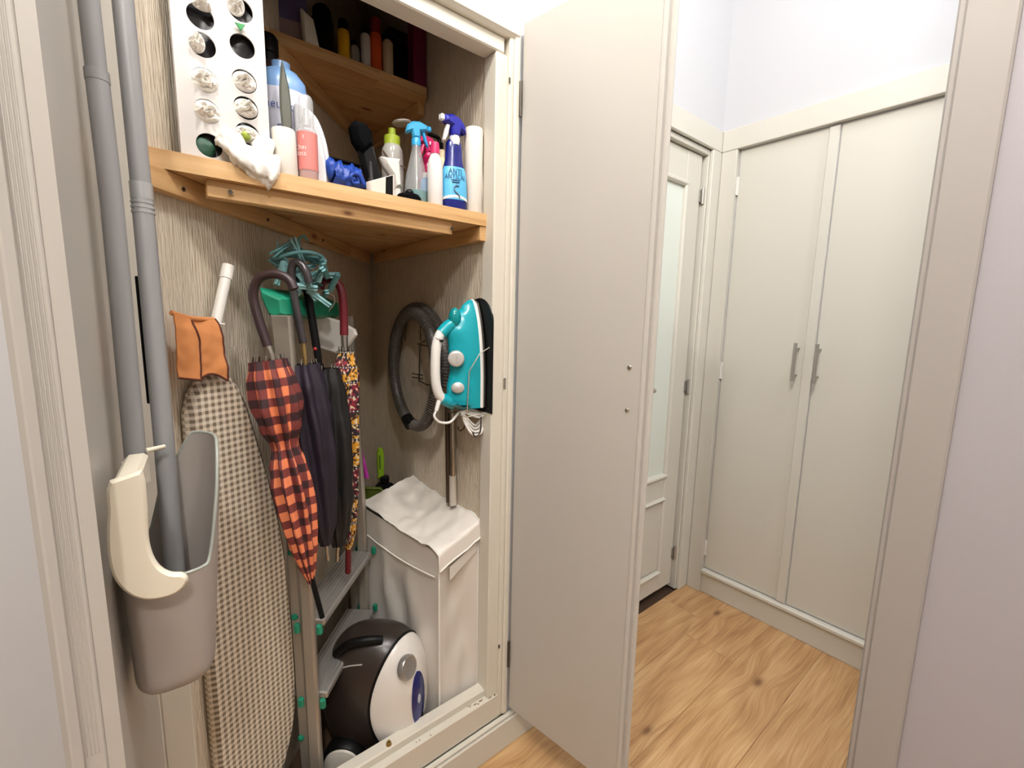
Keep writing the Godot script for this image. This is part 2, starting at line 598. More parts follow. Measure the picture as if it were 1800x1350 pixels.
func build_cupboard() -> void:
	# papered walls, ceiling and floor of the cupboard
	var wp: Material = M.wallpaper
	var b := MB.new()
	var l := 1.12
	b.box(Vector3(0.06, 2.5, l), Vector3(-0.03, 0, 0), 0.0, 2)
	var o := struct("wall_diagonal", b, wp)
	# the paper's grain is upright: mesh built lying, so that u runs across and v upright
	o.position = dw(0, 1.2, l * 0.5 - 0.03)
	o.rotation.y = DIAG_TURN
	struct("wall_side", MB.new().box(Vector3(0.08, 2.5, 0.85), Vector3(0.74, 1.2, -1.375), 0.0, 2), wp)
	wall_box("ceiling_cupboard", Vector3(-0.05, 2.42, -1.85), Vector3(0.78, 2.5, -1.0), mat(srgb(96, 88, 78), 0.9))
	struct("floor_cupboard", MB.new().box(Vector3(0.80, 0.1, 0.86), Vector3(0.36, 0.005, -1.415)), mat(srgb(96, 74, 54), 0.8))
	# painted frame round the opening: jambs, head and sill, each with a rebate
	var f := struct("trim_2", MB.new().box(Vector3(0.036, 1.79, 0.05), Vector3(0.713, 1.0, -0.955), 0.003, 1), M.paint_old)
	f.set_meta("label", "old white frame around the cupboard opening")
	obj("jamb_stop", MB.new().box(Vector3(0.014, 1.85, 0.05), Vector3(0.735, 1.03, -0.945), 0.003, 1), M.paint_old, f)
	obj("jamb_casing", MB.new().box(Vector3(0.018, 1.86, 0.06), Vector3(0.750, 1.035, -0.945), 0.004, 1), M.paint_old, f)
	obj("jamb", MB.new().box(Vector3(0.045, 1.79, 0.06), Vector3(-0.003, 1.0, -0.953), 0.003, 1), M.paint_old, f)
	obj("jamb_casing", MB.new().box(Vector3(0.06, 1.86, 0.06), Vector3(-0.055, 1.035, -0.947), 0.004, 1), M.paint_old, f)
	obj("head", MB.new().box(Vector3(0.75, 0.036, 0.05), Vector3(0.345, 1.913, -0.955), 0.003, 0), M.paint_old, f)
	obj("head_casing", MB.new().box(Vector3(0.84, 0.042, 0.06), Vector3(0.339, 1.951, -0.942), 0.008, 0), M.paint_old, f)
	obj("sill", MB.new().box(Vector3(0.75, 0.09, 0.034), Vector3(0.345, 0.15, -0.962), 0.003, 0), M.paint_old, f)
	obj("sill_rebate", MB.new().box(Vector3(0.78, 0.078, 0.022), Vector3(0.355, 0.137, -0.935), 0.003, 0), M.paint_old, f)
	var chips := MB.new()
	var rng := RandomNumberGenerator.new()
	rng.seed = 9
	for k in 14:
		var x := 0.42 + rng.randf() * 0.10 if k < 3 else 0.62 + pow(rng.randf(), 0.7) * 0.12
		var rx := 0.0015 + rng.randf() * 0.006 * (1.0 if k > 3 else 0.6)
		chips.ball(Vector3(x, 0.1758, -0.9415 + rng.randf() * 0.014), Vector3(rx, 0.0007, 0.001 + rng.randf() * 0.0022), 10, fbm(40 + k, 0.4, 1), 0.5)
	var cp := obj("chipped_paint", chips, M.chip, f)
	cp.set_meta("kind", "stuff")
	obj("under_sill", MB.new().box(Vector3(0.80, 0.165, 0.04), Vector3(0.345, 0.0225, -0.956), 0.001, 0), M.paint_old, f)
	# corner catch on the sill
	obj("catch", MB.new().lathe([Vector2(0.0001, 0.0), Vector2(0.007, 0.0), Vector2(0.006, 0.006), Vector2(0.003, 0.007), Vector2(0.003, 0.011), Vector2(0.0001, 0.012)], 12, 1, 1, Vector3(0.405, 0.195, -0.955)), mat(srgb(140, 112, 56), 0.35, 0.9), f)
	# hinges on the right jamb
	for y in [1.80, 0.30]:
		obj("hinge", MB.new().box(Vector3(0.003, 0.075, 0.018), Vector3(0.7605, y, -0.925), 0.001).tube([Vector3(0.757, y - 0.04, -0.912), Vector3(0.757, y + 0.04, -0.912)], 0.004, 8), M.dark_steel, f)
	obj("screw_hole", MB.new().box(Vector3(0.006, 0.012, 0.002), Vector3(0.727, 1.836, -0.919), 0.001), M.dark_steel, f)
	obj("screw_hole", MB.new().box(Vector3(0.006, 0.012, 0.002), Vector3(0.727, 0.335, -0.919), 0.001), M.dark_steel, f)
	obj("strike_plate", MB.new().box(Vector3(0.008, 0.03, 0.002), Vector3(0.729, 1.10, -0.919), 0.0008), M.chrome, f)
	# skirting under the sill
	var sk := struct("baseboard_front", MB.new().box(Vector3(1.0, 0.088, 0.02), Vector3(0.36, 0.044, -0.915), 0.002, 0), M.paint)
	obj("top_bead", MB.new().box(Vector3(1.0, 0.012, 0.014), Vector3(0.36, 0.094, -0.917), 0.004, 0), M.paint, sk)
	# right leaf, open, hinged at the right jamb
	var rl := struct("door_1", leaf_mesh(0.365, 0.024, 1.852), M.leaf)
	rl.position = Vector3(0.763, 0.12, -0.915)
	rl.rotation.y = 0.1607
	rl.set_meta("label", "open right leaf of the cupboard, seen from its plain inner side")
	leaf_edge(rl, 0.365, 0.024, 1.852)
	for y in [1.05, 0.955]:
		obj("screw", MB.new().at(Transform3D(Basis(Vector3(0, 0, 1), PI / 2), Vector3(0.0, y, 0.328))).lathe([Vector2(0.005, 0.0), Vector2(0.005, 0.0012), Vector2(0.003, 0.0028), Vector2(0.0001, 0.003)], 14), M.chrome, rl)
	# left leaf, open a little past square, hinged at the left jamb
	var ll := struct("door_2", leaf_mesh(0.371, 0.024, 1.852), M.leaf)
	# turned round so that its inner side faces the opening
	ll.position = Vector3(-0.026, 1.972, -0.915)
	ll.rotation = Vector3(0, -0.0836, PI)
	ll.set_meta("label", "open left leaf of the cupboard behind the two grey poles")
	leaf_edge(ll, 0.371, 0.024, 1.852)
	obj("edge_moulding", MB.new().slab([Vector2(0.001, 0.315), Vector2(-0.011, 0.3705), Vector2(0.001, 0.3705)], 0.001, 1.851, 1), M.leaf, ll)
	for c in ridge_list(): obj("edge_ridge", c, M.leaf, ll)

func ridge_list() -> Array:
	var out := []
	for k in 5:
		out.append(MB.new().tube(smooth_path([Vector3(0.006 + k * 0.0028, 0.02, 0.3712), Vector3(0.0066 + k * 0.0028, 0.5, 0.3714), Vector3(0.0056 + k * 0.0028, 0.85, 0.3714), Vector3(0.0062 + k * 0.0028, 1.13, 0.3708)], 4), 0.0007, 6))
	return out

# a door leaf: inner side in x = 0 facing -x, hinge at z = 0, running to z = w
func leaf_mesh(w: float, th: float, h: float) -> MB:
	return MB.new().box(Vector3(th, h, w), Vector3(th * 0.5, h * 0.5, w * 0.5), 0.003, 1)

func leaf_edge(o: Node, w: float, th: float, h: float) -> void:
	# raised lip round the outer side, wider than the leaf, and a shallow bead on the inner side
	obj("lip", MB.new().box(Vector3(0.012, h - 0.004, 0.016), Vector3(th * 0.5 + 0.011, h * 0.5, w + 0.002), 0.005, 1), M.leaf, o)
	obj("bead", MB.new().box(Vector3(0.006, h - 0.006, 0.009), Vector3(0.001, h * 0.5, w - 0.0065), 0.0026, 1), M.leaf, o)

# ------------------------------------------------------------------ the hall: door and wardrobe
func build_hall() -> void:
	# door in the hall wall
	var d := struct("door_3", MB.new().box(Vector3(0.585, 1.93, 0.03), Vector3(1.5825, 0.995, -1.082), 0.002, 1), M.paint)
	d.set_meta("label", "white hall door with a tall frosted pane")
	var fx := 1.5775
	obj("rail", MB.new().box(Vector3(0.585, 0.13, 0.012), Vector3(fx, 1.895, -1.061), 0.003, 0), M.paint, d)
	obj("rail", MB.new().box(Vector3(0.585, 0.11, 0.012), Vector3(fx, 0.535, -1.061), 0.003, 0), M.paint, d)
	obj("rail", MB.new().box(Vector3(0.585, 0.095, 0.012), Vector3(fx, 0.0775, -1.061), 0.003, 0), M.paint, d)
	for x in [1.8175, 1.345]:
		obj("stile", MB.new().box(Vector3(0.11, 1.93, 0.014), Vector3(x, 0.995, -1.0605), 0.003, 1), M.paint, d)
	obj("frosted_pane", MB.new().box(Vector3(0.37, 1.24, 0.006), Vector3(fx, 1.21, -1.063), 0.001), M.glass, d)
	obj("lower_panel", MB.new().box(Vector3(0.36, 0.33, 0.008), Vector3(fx, 0.30, -1.064), 0.003), M.paint, d)
	# mouldings round both panels
	for e in [[0.59, 1.83, 0.022], [0.125, 0.48, 0.016]]:
		var y0: float = e[0]
		var y1: float = e[1]
		var t: float = e[2]
		obj("moulding", MB.new().box(Vector3(0.37 + t, t, 0.026), Vector3(fx, y1, -1.056), 0.007, 0), M.paint, d)
		obj("moulding", MB.new().box(Vector3(0.37 + t, t, 0.026), Vector3(fx, y0, -1.056), 0.007, 0), M.paint, d)
		for s in [-1, 1]:
			obj("moulding", MB.new().box(Vector3(t, y1 - y0, 0.024), Vector3(fx + s * 0.185, (y0 + y1) * 0.5, -1.056), 0.007, 1), M.paint, d)
	var hd := obj("door_handle", MB.new().tube(smooth_path([Vector3(1.365, 1.0, -1.05), Vector3(1.365, 1.0, -1.005), Vector3(1.385, 1.0, -1.0), Vector3(1.550, 1.0, -1.0)], 4), 0.009, 10), M.steel, d)
	obj("rosette", MB.new().at(Transform3D(Basis(Vector3(1, 0, 0), PI / 2), Vector3(1.365, 1.0, -1.054))).lathe([Vector2(0.026, 0), Vector2(0.026, 0.008), Vector2(0.0001, 0.008)], 20), M.steel, hd)
	for y in [1.80, 0.985, 0.185]:
		obj("hinge", MB.new().tube([Vector3(1.882, y - 0.032, -1.045), Vector3(1.882, y + 0.032, -1.045)], 0.006, 10).box(Vector3(0.022, 0.05, 0.003), Vector3(1.873, y, -1.052), 0.001), M.steel, d)
	# dark gap under the door, frame and architrave
	var a := struct("trim_3", MB.new().box(Vector3(1.12, 0.085, 0.016), Vector3(1.43, 2.0275, -1.027), 0.003, 0), M.paint)
	a.set_meta("label", "white architrave around the hall door")
	obj("architrave_side", MB.new().box(Vector3(0.09, 1.985, 0.016), Vector3(1.942, 0.9925, -1.027), 0.003, 1), M.paint, a)
	obj("frame_head", MB.new().box(Vector3(0.64, 0.022, 0.1), Vector3(1.59, 1.974, -1.085), 0.002, 0), M.paint, a)
	obj("frame_side", MB.new().box(Vector3(0.022, 1.965, 0.1), Vector3(1.899, 0.9825, -1.085), 0.002, 1), M.paint, a)
	obj("frame_side", MB.new().box(Vector3(0.022, 1.965, 0.1), Vector3(1.279, 0.9825, -1.085), 0.002, 1), M.paint, a)
	# built-in wardrobe across the hall end
	var w := thing("wardrobe", "built-in off-white wardrobe with two plain doors and steel bar handles", "wardrobe", Vector3(1.98, 0, -0.45))
	var P: Material = M.paint
	var mk := func(called: String, x0: float, x1: float, y0: float, y1: float, z0: float, z1: float, bev := 0.002) -> MeshInstance3D:
		return obj(called, MB.new().box(Vector3(x1 - x0, y1 - y0, z1 - z0), Vector3((x0 + x1) * 0.5 - 1.98, (y0 + y1) * 0.5, (z0 + z1) * 0.5 + 0.45), bev, 1), P, w)
	mk.call("top_rail", 1.962, 1.99, 1.985, 2.068, -1.018, 0.55)
	mk.call("side_stile", 1.964, 1.99, 0.0, 1.985, -1.018, -0.953)
	mk.call("plinth", 1.974, 1.99, 0.0, 0.098, -0.953, 0.55)
	mk.call("plinth_ledge", 1.962, 1.99, 0.096, 0.118, -0.955, 0.55, 0.006)
	mk.call("back_panel", 1.992, 2.0, 0.1, 1.985, -0.953, 0.55)
	var dl = mk.call("door", 1.986, 1.997, 0.121, 1.981, -0.949, -0.622)
	var st = mk.call("cover_strip", 1.976, 1.988, 0.121, 1.979, -0.632, -0.598, 0.003)
	st.set_meta("label", "flat strip covering the joint of the doors")
	var dr = mk.call("door", 1.986, 1.997, 0.121, 1.981, -0.596, -0.06)
	mk.call("door", 1.986, 1.997, 0.121, 1.981, -0.057, 0.54)
	for e in [[dl, -0.653], [dr, -0.580]]:
		var z: float = e[1] + 0.45
		var hmb := MB.new().tube([Vector3(-0.034, 1.052, z), Vector3(-0.034, 1.200, z)], 0.0065, 12)
		for y in [1.075, 1.178]:
			hmb.tube([Vector3(-0.034, y, z), Vector3(0.007, y, z)], 0.004, 8)
		obj("handle", hmb, M.steel, e[0]).set_meta("label", "brushed steel bar handle")
	for y in [1.84, 1.06, 0.22]:
		obj("hinge", MB.new().box(Vector3(0.004, 0.075, 0.012), Vector3(0.003, y, -0.949 + 0.45), 0.001).tube([Vector3(-0.001, y - 0.036, -0.501), Vector3(-0.001, y + 0.036, -0.501)], 0.0035, 8), M.white, dl)

# ------------------------------------------------------------------ corner shelves
const TOP := 1.53        # upper side of the lower shelf
const TOP2 := 1.922      # upper side of the upper shelf

func build_shelves() -> void:
	var rng := RandomNumberGenerator.new()
	rng.seed = 21
	var P: Material = M.pine
	var s := thing("corner_shelf", "pale pine corner shelf on battens, the wide one crowded with bottles and rolls", "shelf", Vector3(0.4, 1.46, -1.2))
	var o := -s.position
	var zs := [-0.962, -1.075, -1.195, -1.315, -1.435, -1.555, -1.695]
	for k in 6:
		var za: float = zs[k]
		var zb: float = zs[k + 1] + 0.004
		var mb := MB.new().at(Transform3D(Basis(), o))
		mb.slab([Vector2(hyp_x(za) + 0.002, za), Vector2(0.698, za), Vector2(0.698, zb), Vector2(minf(hyp_x(zb) + 0.002, 0.697), zb)], TOP - 0.030, TOP, 0, Vector2(rng.randf(), rng.randf()))
		obj("plank", mb, P, s)
	obj("front_rail", MB.new().at(Transform3D(Basis(), o)).box(Vector3(0.50, 0.030, 0.022), Vector3(0.355, 1.485, -0.990), 0.0015, 0, Vector2(0.1, 0.05)), P, s)
	var bt := Transform3D(Basis(Vector3.UP, DIAG_TURN), dw(0.011, 1.4815, 0.49) + o)
	obj("batten", MB.new().at(bt).box(Vector3(0.02, 0.036, 0.97), Vector3.ZERO, 0.0015, 2, Vector2(0.3, 0.1)), P, s)
	obj("batten", MB.new().at(Transform3D(Basis(), o)).box(Vector3(0.02, 0.036, 0.68), Vector3(0.688, 1.4815, -1.305), 0.0015, 2, Vector2(0.6, 0.2)), P, s)
	var ds: Material = M.dark_steel
	for e in [[0.03, 1.478], [0.28, 1.48], [0.55, 1.48]]:
		obj("screw", MB.new().at(Transform3D(Basis(Vector3.UP, DIAG_TURN) * Basis(Vector3.FORWARD, PI / 2), dw(0.021, e[1], e[0] + 0.04) + o)).lathe([Vector2(0.004, 0), Vector2(0.004, 0.0012), Vector2(0.0001, 0.001)], 10), ds, s)
	for x in [0.14, 0.60]:
		obj("screw", MB.new().at(Transform3D(Basis(Vector3.RIGHT, PI / 2), Vector3(x, 1.483, -0.974) + o)).lathe([Vector2(0.004, 0), Vector2(0.004, 0.0012), Vector2(0.0001, 0.001)], 10), ds, s)
	# upper shelf
	var t := thing("corner_shelf", "smaller dim pine corner shelf near the cupboard ceiling, with a clipped right corner", "shelf", Vector3(0.5, 1.86, -1.4))
	var q := -t.position
	var z2 := [-1.25, -1.36, -1.47, -1.58, -1.695]
	for k in 4:
		var za: float = z2[k]
		var zb: float = z2[k + 1] + 0.002
		var poly := [Vector2(hyp_x(za) + 0.002, za), Vector2(0.698, za), Vector2(0.698, zb), Vector2(minf(hyp_x(zb) + 0.002, 0.697), zb)]
		if k == 0:
			poly = [Vector2(hyp_x(za) + 0.002, za), Vector2(0.685, za), Vector2(0.698, za - 0.03), Vector2(0.698, zb), Vector2(hyp_x(zb) + 0.002, zb)]
		obj("plank", MB.new().at(Transform3D(Basis(), q)).slab(poly, TOP2 - 0.026, TOP2, 0, Vector2(rng.randf(), rng.randf())), P, t)
	var bt2 := Transform3D(Basis(Vector3.UP, DIAG_TURN), dw(0.011, 1.878, 0.66) + q)
	obj("batten", MB.new().at(bt2).box(Vector3(0.02, 0.036, 0.66), Vector3.ZERO, 0.0015, 2, Vector2(0.4, 0.3)), P, t)
	obj("batten", MB.new().at(Transform3D(Basis(), q)).box(Vector3(0.02, 0.036, 0.40), Vector3(0.688, 1.878, -1.485), 0.0015, 2, Vector2(0.5, 0.25)), P, t)

# bottle of one body and a cap; profile in metres
func bottle(called: String, label: String, cat: String, at: Vector3, prof: Array, m: Material, cap: Array, cm: Material, sx := 1.0, sz := 1.0, turn := 0.0) -> Node3D:
	var t := thing(called, label, cat, at, turn)
	obj("body", MB.new().lathe(prof, 28, sx, sz), m, t)
	if cap.size() > 0:
		obj("cap", MB.new().lathe(cap, 20), cm, t)
	return t

func build_upper_items() -> void:
	var y := TOP2
	var t := thing("storage_box", "dim violet and grey carton at the left end of the upper shelf", "box", Vector3(0.335, y, -1.31), -0.2)
	obj("carton", MB.new().box(Vector3(0.085, 0.17, 0.06), Vector3(0, 0.085, 0), 0.002), mat(srgb(92, 84, 128), 0.7), t)
	obj("lower_band", MB.new().box(Vector3(0.087, 0.05, 0.062), Vector3(0, 0.026, 0), 0.001), mat(srgb(150, 128, 130), 0.7), t)
	tag(obj("paper_bag", MB.new().prism([Vector2(-0.016, 0), Vector2(0.02, 0), Vector2(0.008, 0.06), Vector2(-0.02, 0.075)], 0.02, 0.004), M.paper, null, Vector3(0.372, y, -1.262)), "small white folded paper bag leaning beside the violet carton on the upper shelf", "bag")
	bottle("spray_can", "black can with a rounded top on the upper shelf", "can", Vector3(0.414, y, -1.30), [Vector2(0.0001, 0), Vector2(0.026, 0), Vector2(0.027, 0.005), Vector2(0.027, 0.085), Vector2(0.022, 0.1)], M.black, [Vector2(0.022, 0.098), Vector2(0.0215, 0.115), Vector2(0.014, 0.123), Vector2(0.0001, 0.125)], M.black_soft)
	bottle("spray_can", "yellow can with a dark cap on the upper shelf", "can", Vector3(0.462, y, -1.285), [Vector2(0.0001, 0), Vector2(0.0145, 0), Vector2(0.0155, 0.004), Vector2(0.0155, 0.072), Vector2(0.013, 0.078)], mat(srgb(214, 164, 24), 0.45), [Vector2(0.013, 0.077), Vector2(0.013, 0.098), Vector2(0.009, 0.104), Vector2(0.0001, 0.105)], M.black)
	bottle("bottle", "short grey bottle between the yellow can and the white can on the upper shelf", "bottle", Vector3(0.492, y, -1.29), [Vector2(0.0001, 0), Vector2(0.013, 0), Vector2(0.0135, 0.003), Vector2(0.0135, 0.045), Vector2(0.008, 0.055)], mat(srgb(142, 138, 130), 0.5), [Vector2(0.008, 0.054), Vector2(0.008, 0.066), Vector2(0.0001, 0.067)], M.black)
	bottle("spray_can", "slim white can left of the orange can on the upper shelf", "can", Vector3(0.523, y, -1.29), [Vector2(0.0001, 0), Vector2(0.012, 0), Vector2(0.013, 0.003), Vector2(0.013, 0.088), Vector2(0.010, 0.094)], mat(srgb(206, 202, 200), 0.45), [Vector2(0.010, 0.093), Vector2(0.010, 0.108), Vector2(0.0001, 0.109)], M.black)
	bottle("spray_can", "tall orange can with a dark red cap on the upper shelf", "can", Vector3(0.552, y, -1.29), [Vector2(0.0001, 0), Vector2(0.0145, 0), Vector2(0.0155, 0.004), Vector2(0.0155, 0.1), Vector2(0.013, 0.106)], mat(srgb(214, 86, 34), 0.45), [Vector2(0.0135, 0.105), Vector2(0.0135, 0.142), Vector2(0.0001, 0.145)], mat(srgb(120, 24, 30), 0.5))
	bottle("bottle", "cream bottle with a round black cap on the upper shelf", "bottle", Vector3(0.584, y, -1.285), [Vector2(0.0001, 0), Vector2(0.0135, 0), Vector2(0.0145, 0.003), Vector2(0.0145, 0.092), Vector2(0.009, 0.1)], mat(srgb(206, 190, 158), 0.5), [Vector2(0.011, 0.099), Vector2(0.0115, 0.118), Vector2(0.007, 0.124), Vector2(0.0001, 0.125)], M.black)
	t = thing("storage_box", "black box standing at the right on the upper shelf", "box", Vector3(0.638, y, -1.36))
	obj("carton", MB.new().box(Vector3(0.07, 0.13, 0.1), Vector3(0, 0.065, 0), 0.002), M.black_soft, t)
	obj("lid", MB.new().box(Vector3(0.074, 0.025, 0.104), Vector3(0, 0.1425, 0), 0.002), M.black, t)
	t = thing("storage_box", "dark magenta upright box against the right wall on the upper shelf", "box", Vector3(0.668, y, -1.33))
	t.position = Vector3(0.675, y, -1.288)
	obj("carton", MB.new().box(Vector3(0.04, 0.2, 0.04), Vector3(0, 0.1, 0), 0.002), mat(srgb(112, 20, 66), 0.6), t)
	obj("flap", MB.new().box(Vector3(0.041, 0.012, 0.041), Vector3(0, 0.206, 0), 0.002), mat(srgb(140, 30, 84), 0.6), t)

func trigger_head(parent: Node, at: Vector3, turn: float, hm: Material, tm: Material, cm: Material, k := 1.0) -> void:
	# nozzle points to -x
	var n := Node3D.new()
	n.name = "trigger_head"
	parent.add_child(n, true)
	n.position = at
	n.rotation.y = turn
	n.scale = Vector3.ONE * k
	var head := [Vector2(-0.038, 0.050), Vector2(-0.036, 0.066), Vector2(-0.012, 0.074), Vector2(0.012, 0.072), Vector2(0.030, 0.058), Vector2(0.036, 0.038), Vector2(0.030, 0.034), Vector2(0.016, 0.040), Vector2(0.012, 0.022), Vector2(-0.012, 0.022), Vector2(-0.014, 0.044)]
	obj("shroud", MB.new().prism(head, 0.026, 0.006), hm, n)
	obj("nozzle", MB.new().box(Vector3(0.012, 0.016, 0.016), Vector3(-0.043, 0.058, 0), 0.003), tm, n)
	obj("trigger", MB.new().prism([Vector2(-0.018, 0.046), Vector2(-0.028, 0.046), Vector2(-0.034, 0.026), Vector2(-0.040, 0.004), Vector2(-0.035, 0.001), Vector2(-0.026, 0.018)], 0.014, 0.003), tm, n)
	obj("collar", MB.new().lathe([Vector2(0.015, 0.0), Vector2(0.015, 0.018), Vector2(0.012, 0.024), Vector2(0.0001, 0.024)], 20), cm, n)

func paper_roll(label: String, at: Vector3, r: float, h: float) -> Node3D:
	var t := thing("paper_roll", label, "paper roll", at)
	obj("paper", MB.new().lathe([Vector2(0.012, 0.001), Vector2(r - 0.001, 0.0), Vector2(r, 0.002), Vector2(r, h - 0.002), Vector2(r - 0.001, h), Vector2(0.012, h - 0.002), Vector2(0.012, 0.001)], 32), M.paper, t)
	obj("core", MB.new().lathe([Vector2(0.0125, 0.0), Vector2(0.0125, h - 0.001), Vector2(0.011, h - 0.001), Vector2(0.011, 0.0)], 24), mat(srgb(168, 138, 104), 0.9), t)
	return t

# a gathered tuft of thin plastic pushing out of a hole
func tuft(seed_: int, c: Vector3, rx: float, ry: float, h: float) -> MB:
	var n := fbm(seed_, 1.0, 2)
	return MB.new().grid(func(u, v):
		var a: float = (0.0 if u >= 1.0 else u) * TAU
		var rr: float = 1.0 - v
		var q := Vector2(cos(a), sin(a)) * rr
		var ridge := absf(n.get_noise_2d(q.x * 0.7 + q.y * 0.5 + 3.0, q.y * 1.5 - q.x * 0.6)) * 1.5 + 0.35 * absf(n.get_noise_2d(cos(a) * 1.3, sin(a) * 1.3))
		var z := h * (1.0 - pow(rr, 1.5)) * (0.35 + ridge) * (0.8 + 0.5 * n.get_noise_2d(q.x + 9.0, q.y))
		return c + Vector3(q.x * rx, q.y * ry, z), 44, 16)

func crumple(seed_: int, c: Vector3, r: Vector3, amp := 0.35, freq := 0.045) -> MB:
	return MB.new().ball(c, r, 28, fbm(seed_, freq, 3), amp)

func build_shelf_items() -> void:
	var y := TOP
	# dispenser for carrier bags: a hollow white panel with round holes
	var t := thing("bag_dispenser", "white panel with round holes stuffed with plastic bags, left end of crowded shelf", "dispenser", Vector3(0.073, y, -0.978), 0.02)
	var cs := CSGCombiner3D.new()
	cs.name = "holed_shell"
	t.add_child(cs)
	var bx := CSGBox3D.new()
	bx.name = "shell"
	bx.size = Vector3(0.137, 0.47, 0.022)
	bx.position = Vector3(0.0685, 0.235, -0.011)
	cs.add_child(bx)
	var inner := CSGBox3D.new()
	inner.name = "hollow"
	inner.operation = CSGShape3D.OPERATION_SUBTRACTION
	inner.size = Vector3(0.130, 0.46, 0.02)
	inner.position = Vector3(0.0685, 0.236, -0.0135)
	cs.add_child(inner)
	var holes := [[0.041, 0.228], [0.041, 0.185], [0.041, 0.130], [0.041, 0.081], [0.041, 0.026], [0.041, 0.276], [0.041, 0.33], [0.101, 0.263], [0.101, 0.205], [0.101, 0.148], [0.101, 0.104], [0.101, 0.060], [0.101, 0.318], [0.101, 0.37]]
	for h in holes:
		var cy := CSGCylinder3D.new()
		cy.name = "hole"
		cy.operation = CSGShape3D.OPERATION_SUBTRACTION
		cy.radius = 0.0195
		cy.height = 0.03
		cy.sides = 32
		cy.rotation.x = PI / 2
		cy.position = Vector3(h[0], h[1], 0)
		cs.add_child(cy, true)
	cs.material_override = mat(srgb(212, 208, 204), 0.45)
	var bm := mat(srgb(248, 244, 236), 0.45)
	# dark and white bags inside, seen through the holes
	var back := MB.new()
	back.grid(func(u, v): return Vector3(0.006 + u * 0.124, 0.006 + v * 0.45, -0.016 + 0.003 * sin(u * 17.0) * cos(v * 39.0)), 20, 40)
	obj("dark_bag", back, mat(srgb(26, 24, 28), 0.35), t)
	var wb := [[0.041, 0.130, 0.020, 0.019, 1], [0.041, 0.081, 0.020, 0.018, 2], [0.101, 0.148, 0.018, 0.016, 3], [0.101, 0.104, 0.018, 0.015, 4], [0.033, 0.187, 0.012, 0.016, 5], [0.094, 0.270, 0.014, 0.018, 6], [0.045, 0.247, 0.014, 0.008, 7], [0.101, 0.06, 0.02, 0.014, 8]]
	for e in wb:
		obj("bag", tuft(100 + e[4], Vector3(e[0], e[1], -0.003), e[2] * 1.05, e[3] * 1.05, 0.026), bm, t)
	# bag hanging out of the lowest holes over the shelf edge
	var nz := fbm(140, 0.05, 3)
	var hang := MB.new()
	var path := smooth_path([Vector3(0.050, 0.040, -0.002), Vector3(0.058, 0.044, 0.014), Vector3(0.078, 0.022, 0.022), Vector3(0.100, 0.008, 0.020), Vector3(0.128, -0.002, 0.018), Vector3(0.146, -0.004, 0.016)], 5)
	hang.grid(func(u, v):
		var f: float = v * (path.size() - 1)
		var k := mini(int(f), path.size() - 2)
		var p: Vector3 = (path[k] as Vector3).lerp(path[k + 1], f - k)
		var a: float = (0.0 if u >= 1.0 else u) * TAU
		var w: float = (0.013 + 0.012 * v) * (0.25 + 0.75 * minf(1.0, minf(v * 6.0, (1.0 - v) * 9.0)))
		var k2 := 0.85 + 1.0 * absf(nz.get_noise_3d(cos(a) * 34.0, sin(a) * 34.0, v * 80.0)) + 0.12 * sin(a * 5.0 + v * 6.0)
		return p + Vector3(0.35 * cos(a), cos(a), 0) * w * k2 + Vector3(0, 0, 1) * sin(a) * w * 0.6 * k2, 24, 40)
	obj("hanging_bag", hang, bm, t)
	var blob := crumple(150, Vector3(0.122, 0.038, 0.008), Vector3(0.022, 0.018, 0.012), 0.6)
	obj("bag", blob, bm, t)
	obj("printed_scrap", crumple(151, Vector3(0.096, 0.052, 0.010), Vector3(0.008, 0.007, 0.006), 0.5), mat(srgb(150, 168, 60), 0.5), t)
	obj("printed_scrap", MB.new().prism([Vector2(0.09, 0.236), Vector2(0.106, 0.238), Vector2(0.099, 0.226)], 0.003, 0.0005, Vector3(0, 0, 0.006)), mat(srgb(40, 140, 70), 0.5), t)
	obj("green_bag", crumple(152, Vector3(0.034, 0.022, -0.006), Vector3(0.016, 0.016, 0.006), 0.2), mat(srgb(14, 66, 44), 0.5), t)

	# softener jug, dark bottle behind it, scraper, roll, pink-labelled bottle, white handled bottle
	var jug := mat(srgb(120, 158, 206), 0.3)
	t = thing("detergent_jug", "light blue detergent jug with a pale printed label behind the grey scraper", "jug", Vector3(0.256, y, -1.068), -0.2)
	var jp := [Vector2(0.0001, 0), Vector2(0.042, 0), Vector2(0.046, 0.006), Vector2(0.046, 0.14), Vector2(0.047, 0.185), Vector2(0.044, 0.205), Vector2(0.03, 0.222), Vector2(0.017, 0.228), Vector2(0.017, 0.24), Vector2(0.0001, 0.24)]
	obj("body", MB.new().lathe(jp, 32, 1.0, 0.72), jug, t)
	obj("label_wrap", MB.new().lathe([Vector2(0.0466, 0.022), Vector2(0.0466, 0.14), Vector2(0.0475, 0.182)], 32, 1.0, 0.72), mat(srgb(214, 216, 230), 0.35), t)
	obj("label_band", MB.new().lathe([Vector2(0.0472, 0.05), Vector2(0.0472, 0.085)], 32, 1.0, 0.72), mat(srgb(66, 70, 140), 0.35), t)
	lettering("neutro", 0.014, 0.048, mat(srgb(40, 62, 140), 0.5), t, Vector3(-0.006, 0.148, 0.0355), 0.0, 0.72)
	lettering("2", 0.024, 0.048, mat(srgb(50, 60, 120), 0.5), t, Vector3(-0.006, 0.1, 0.0355), 0.0, 0.72)
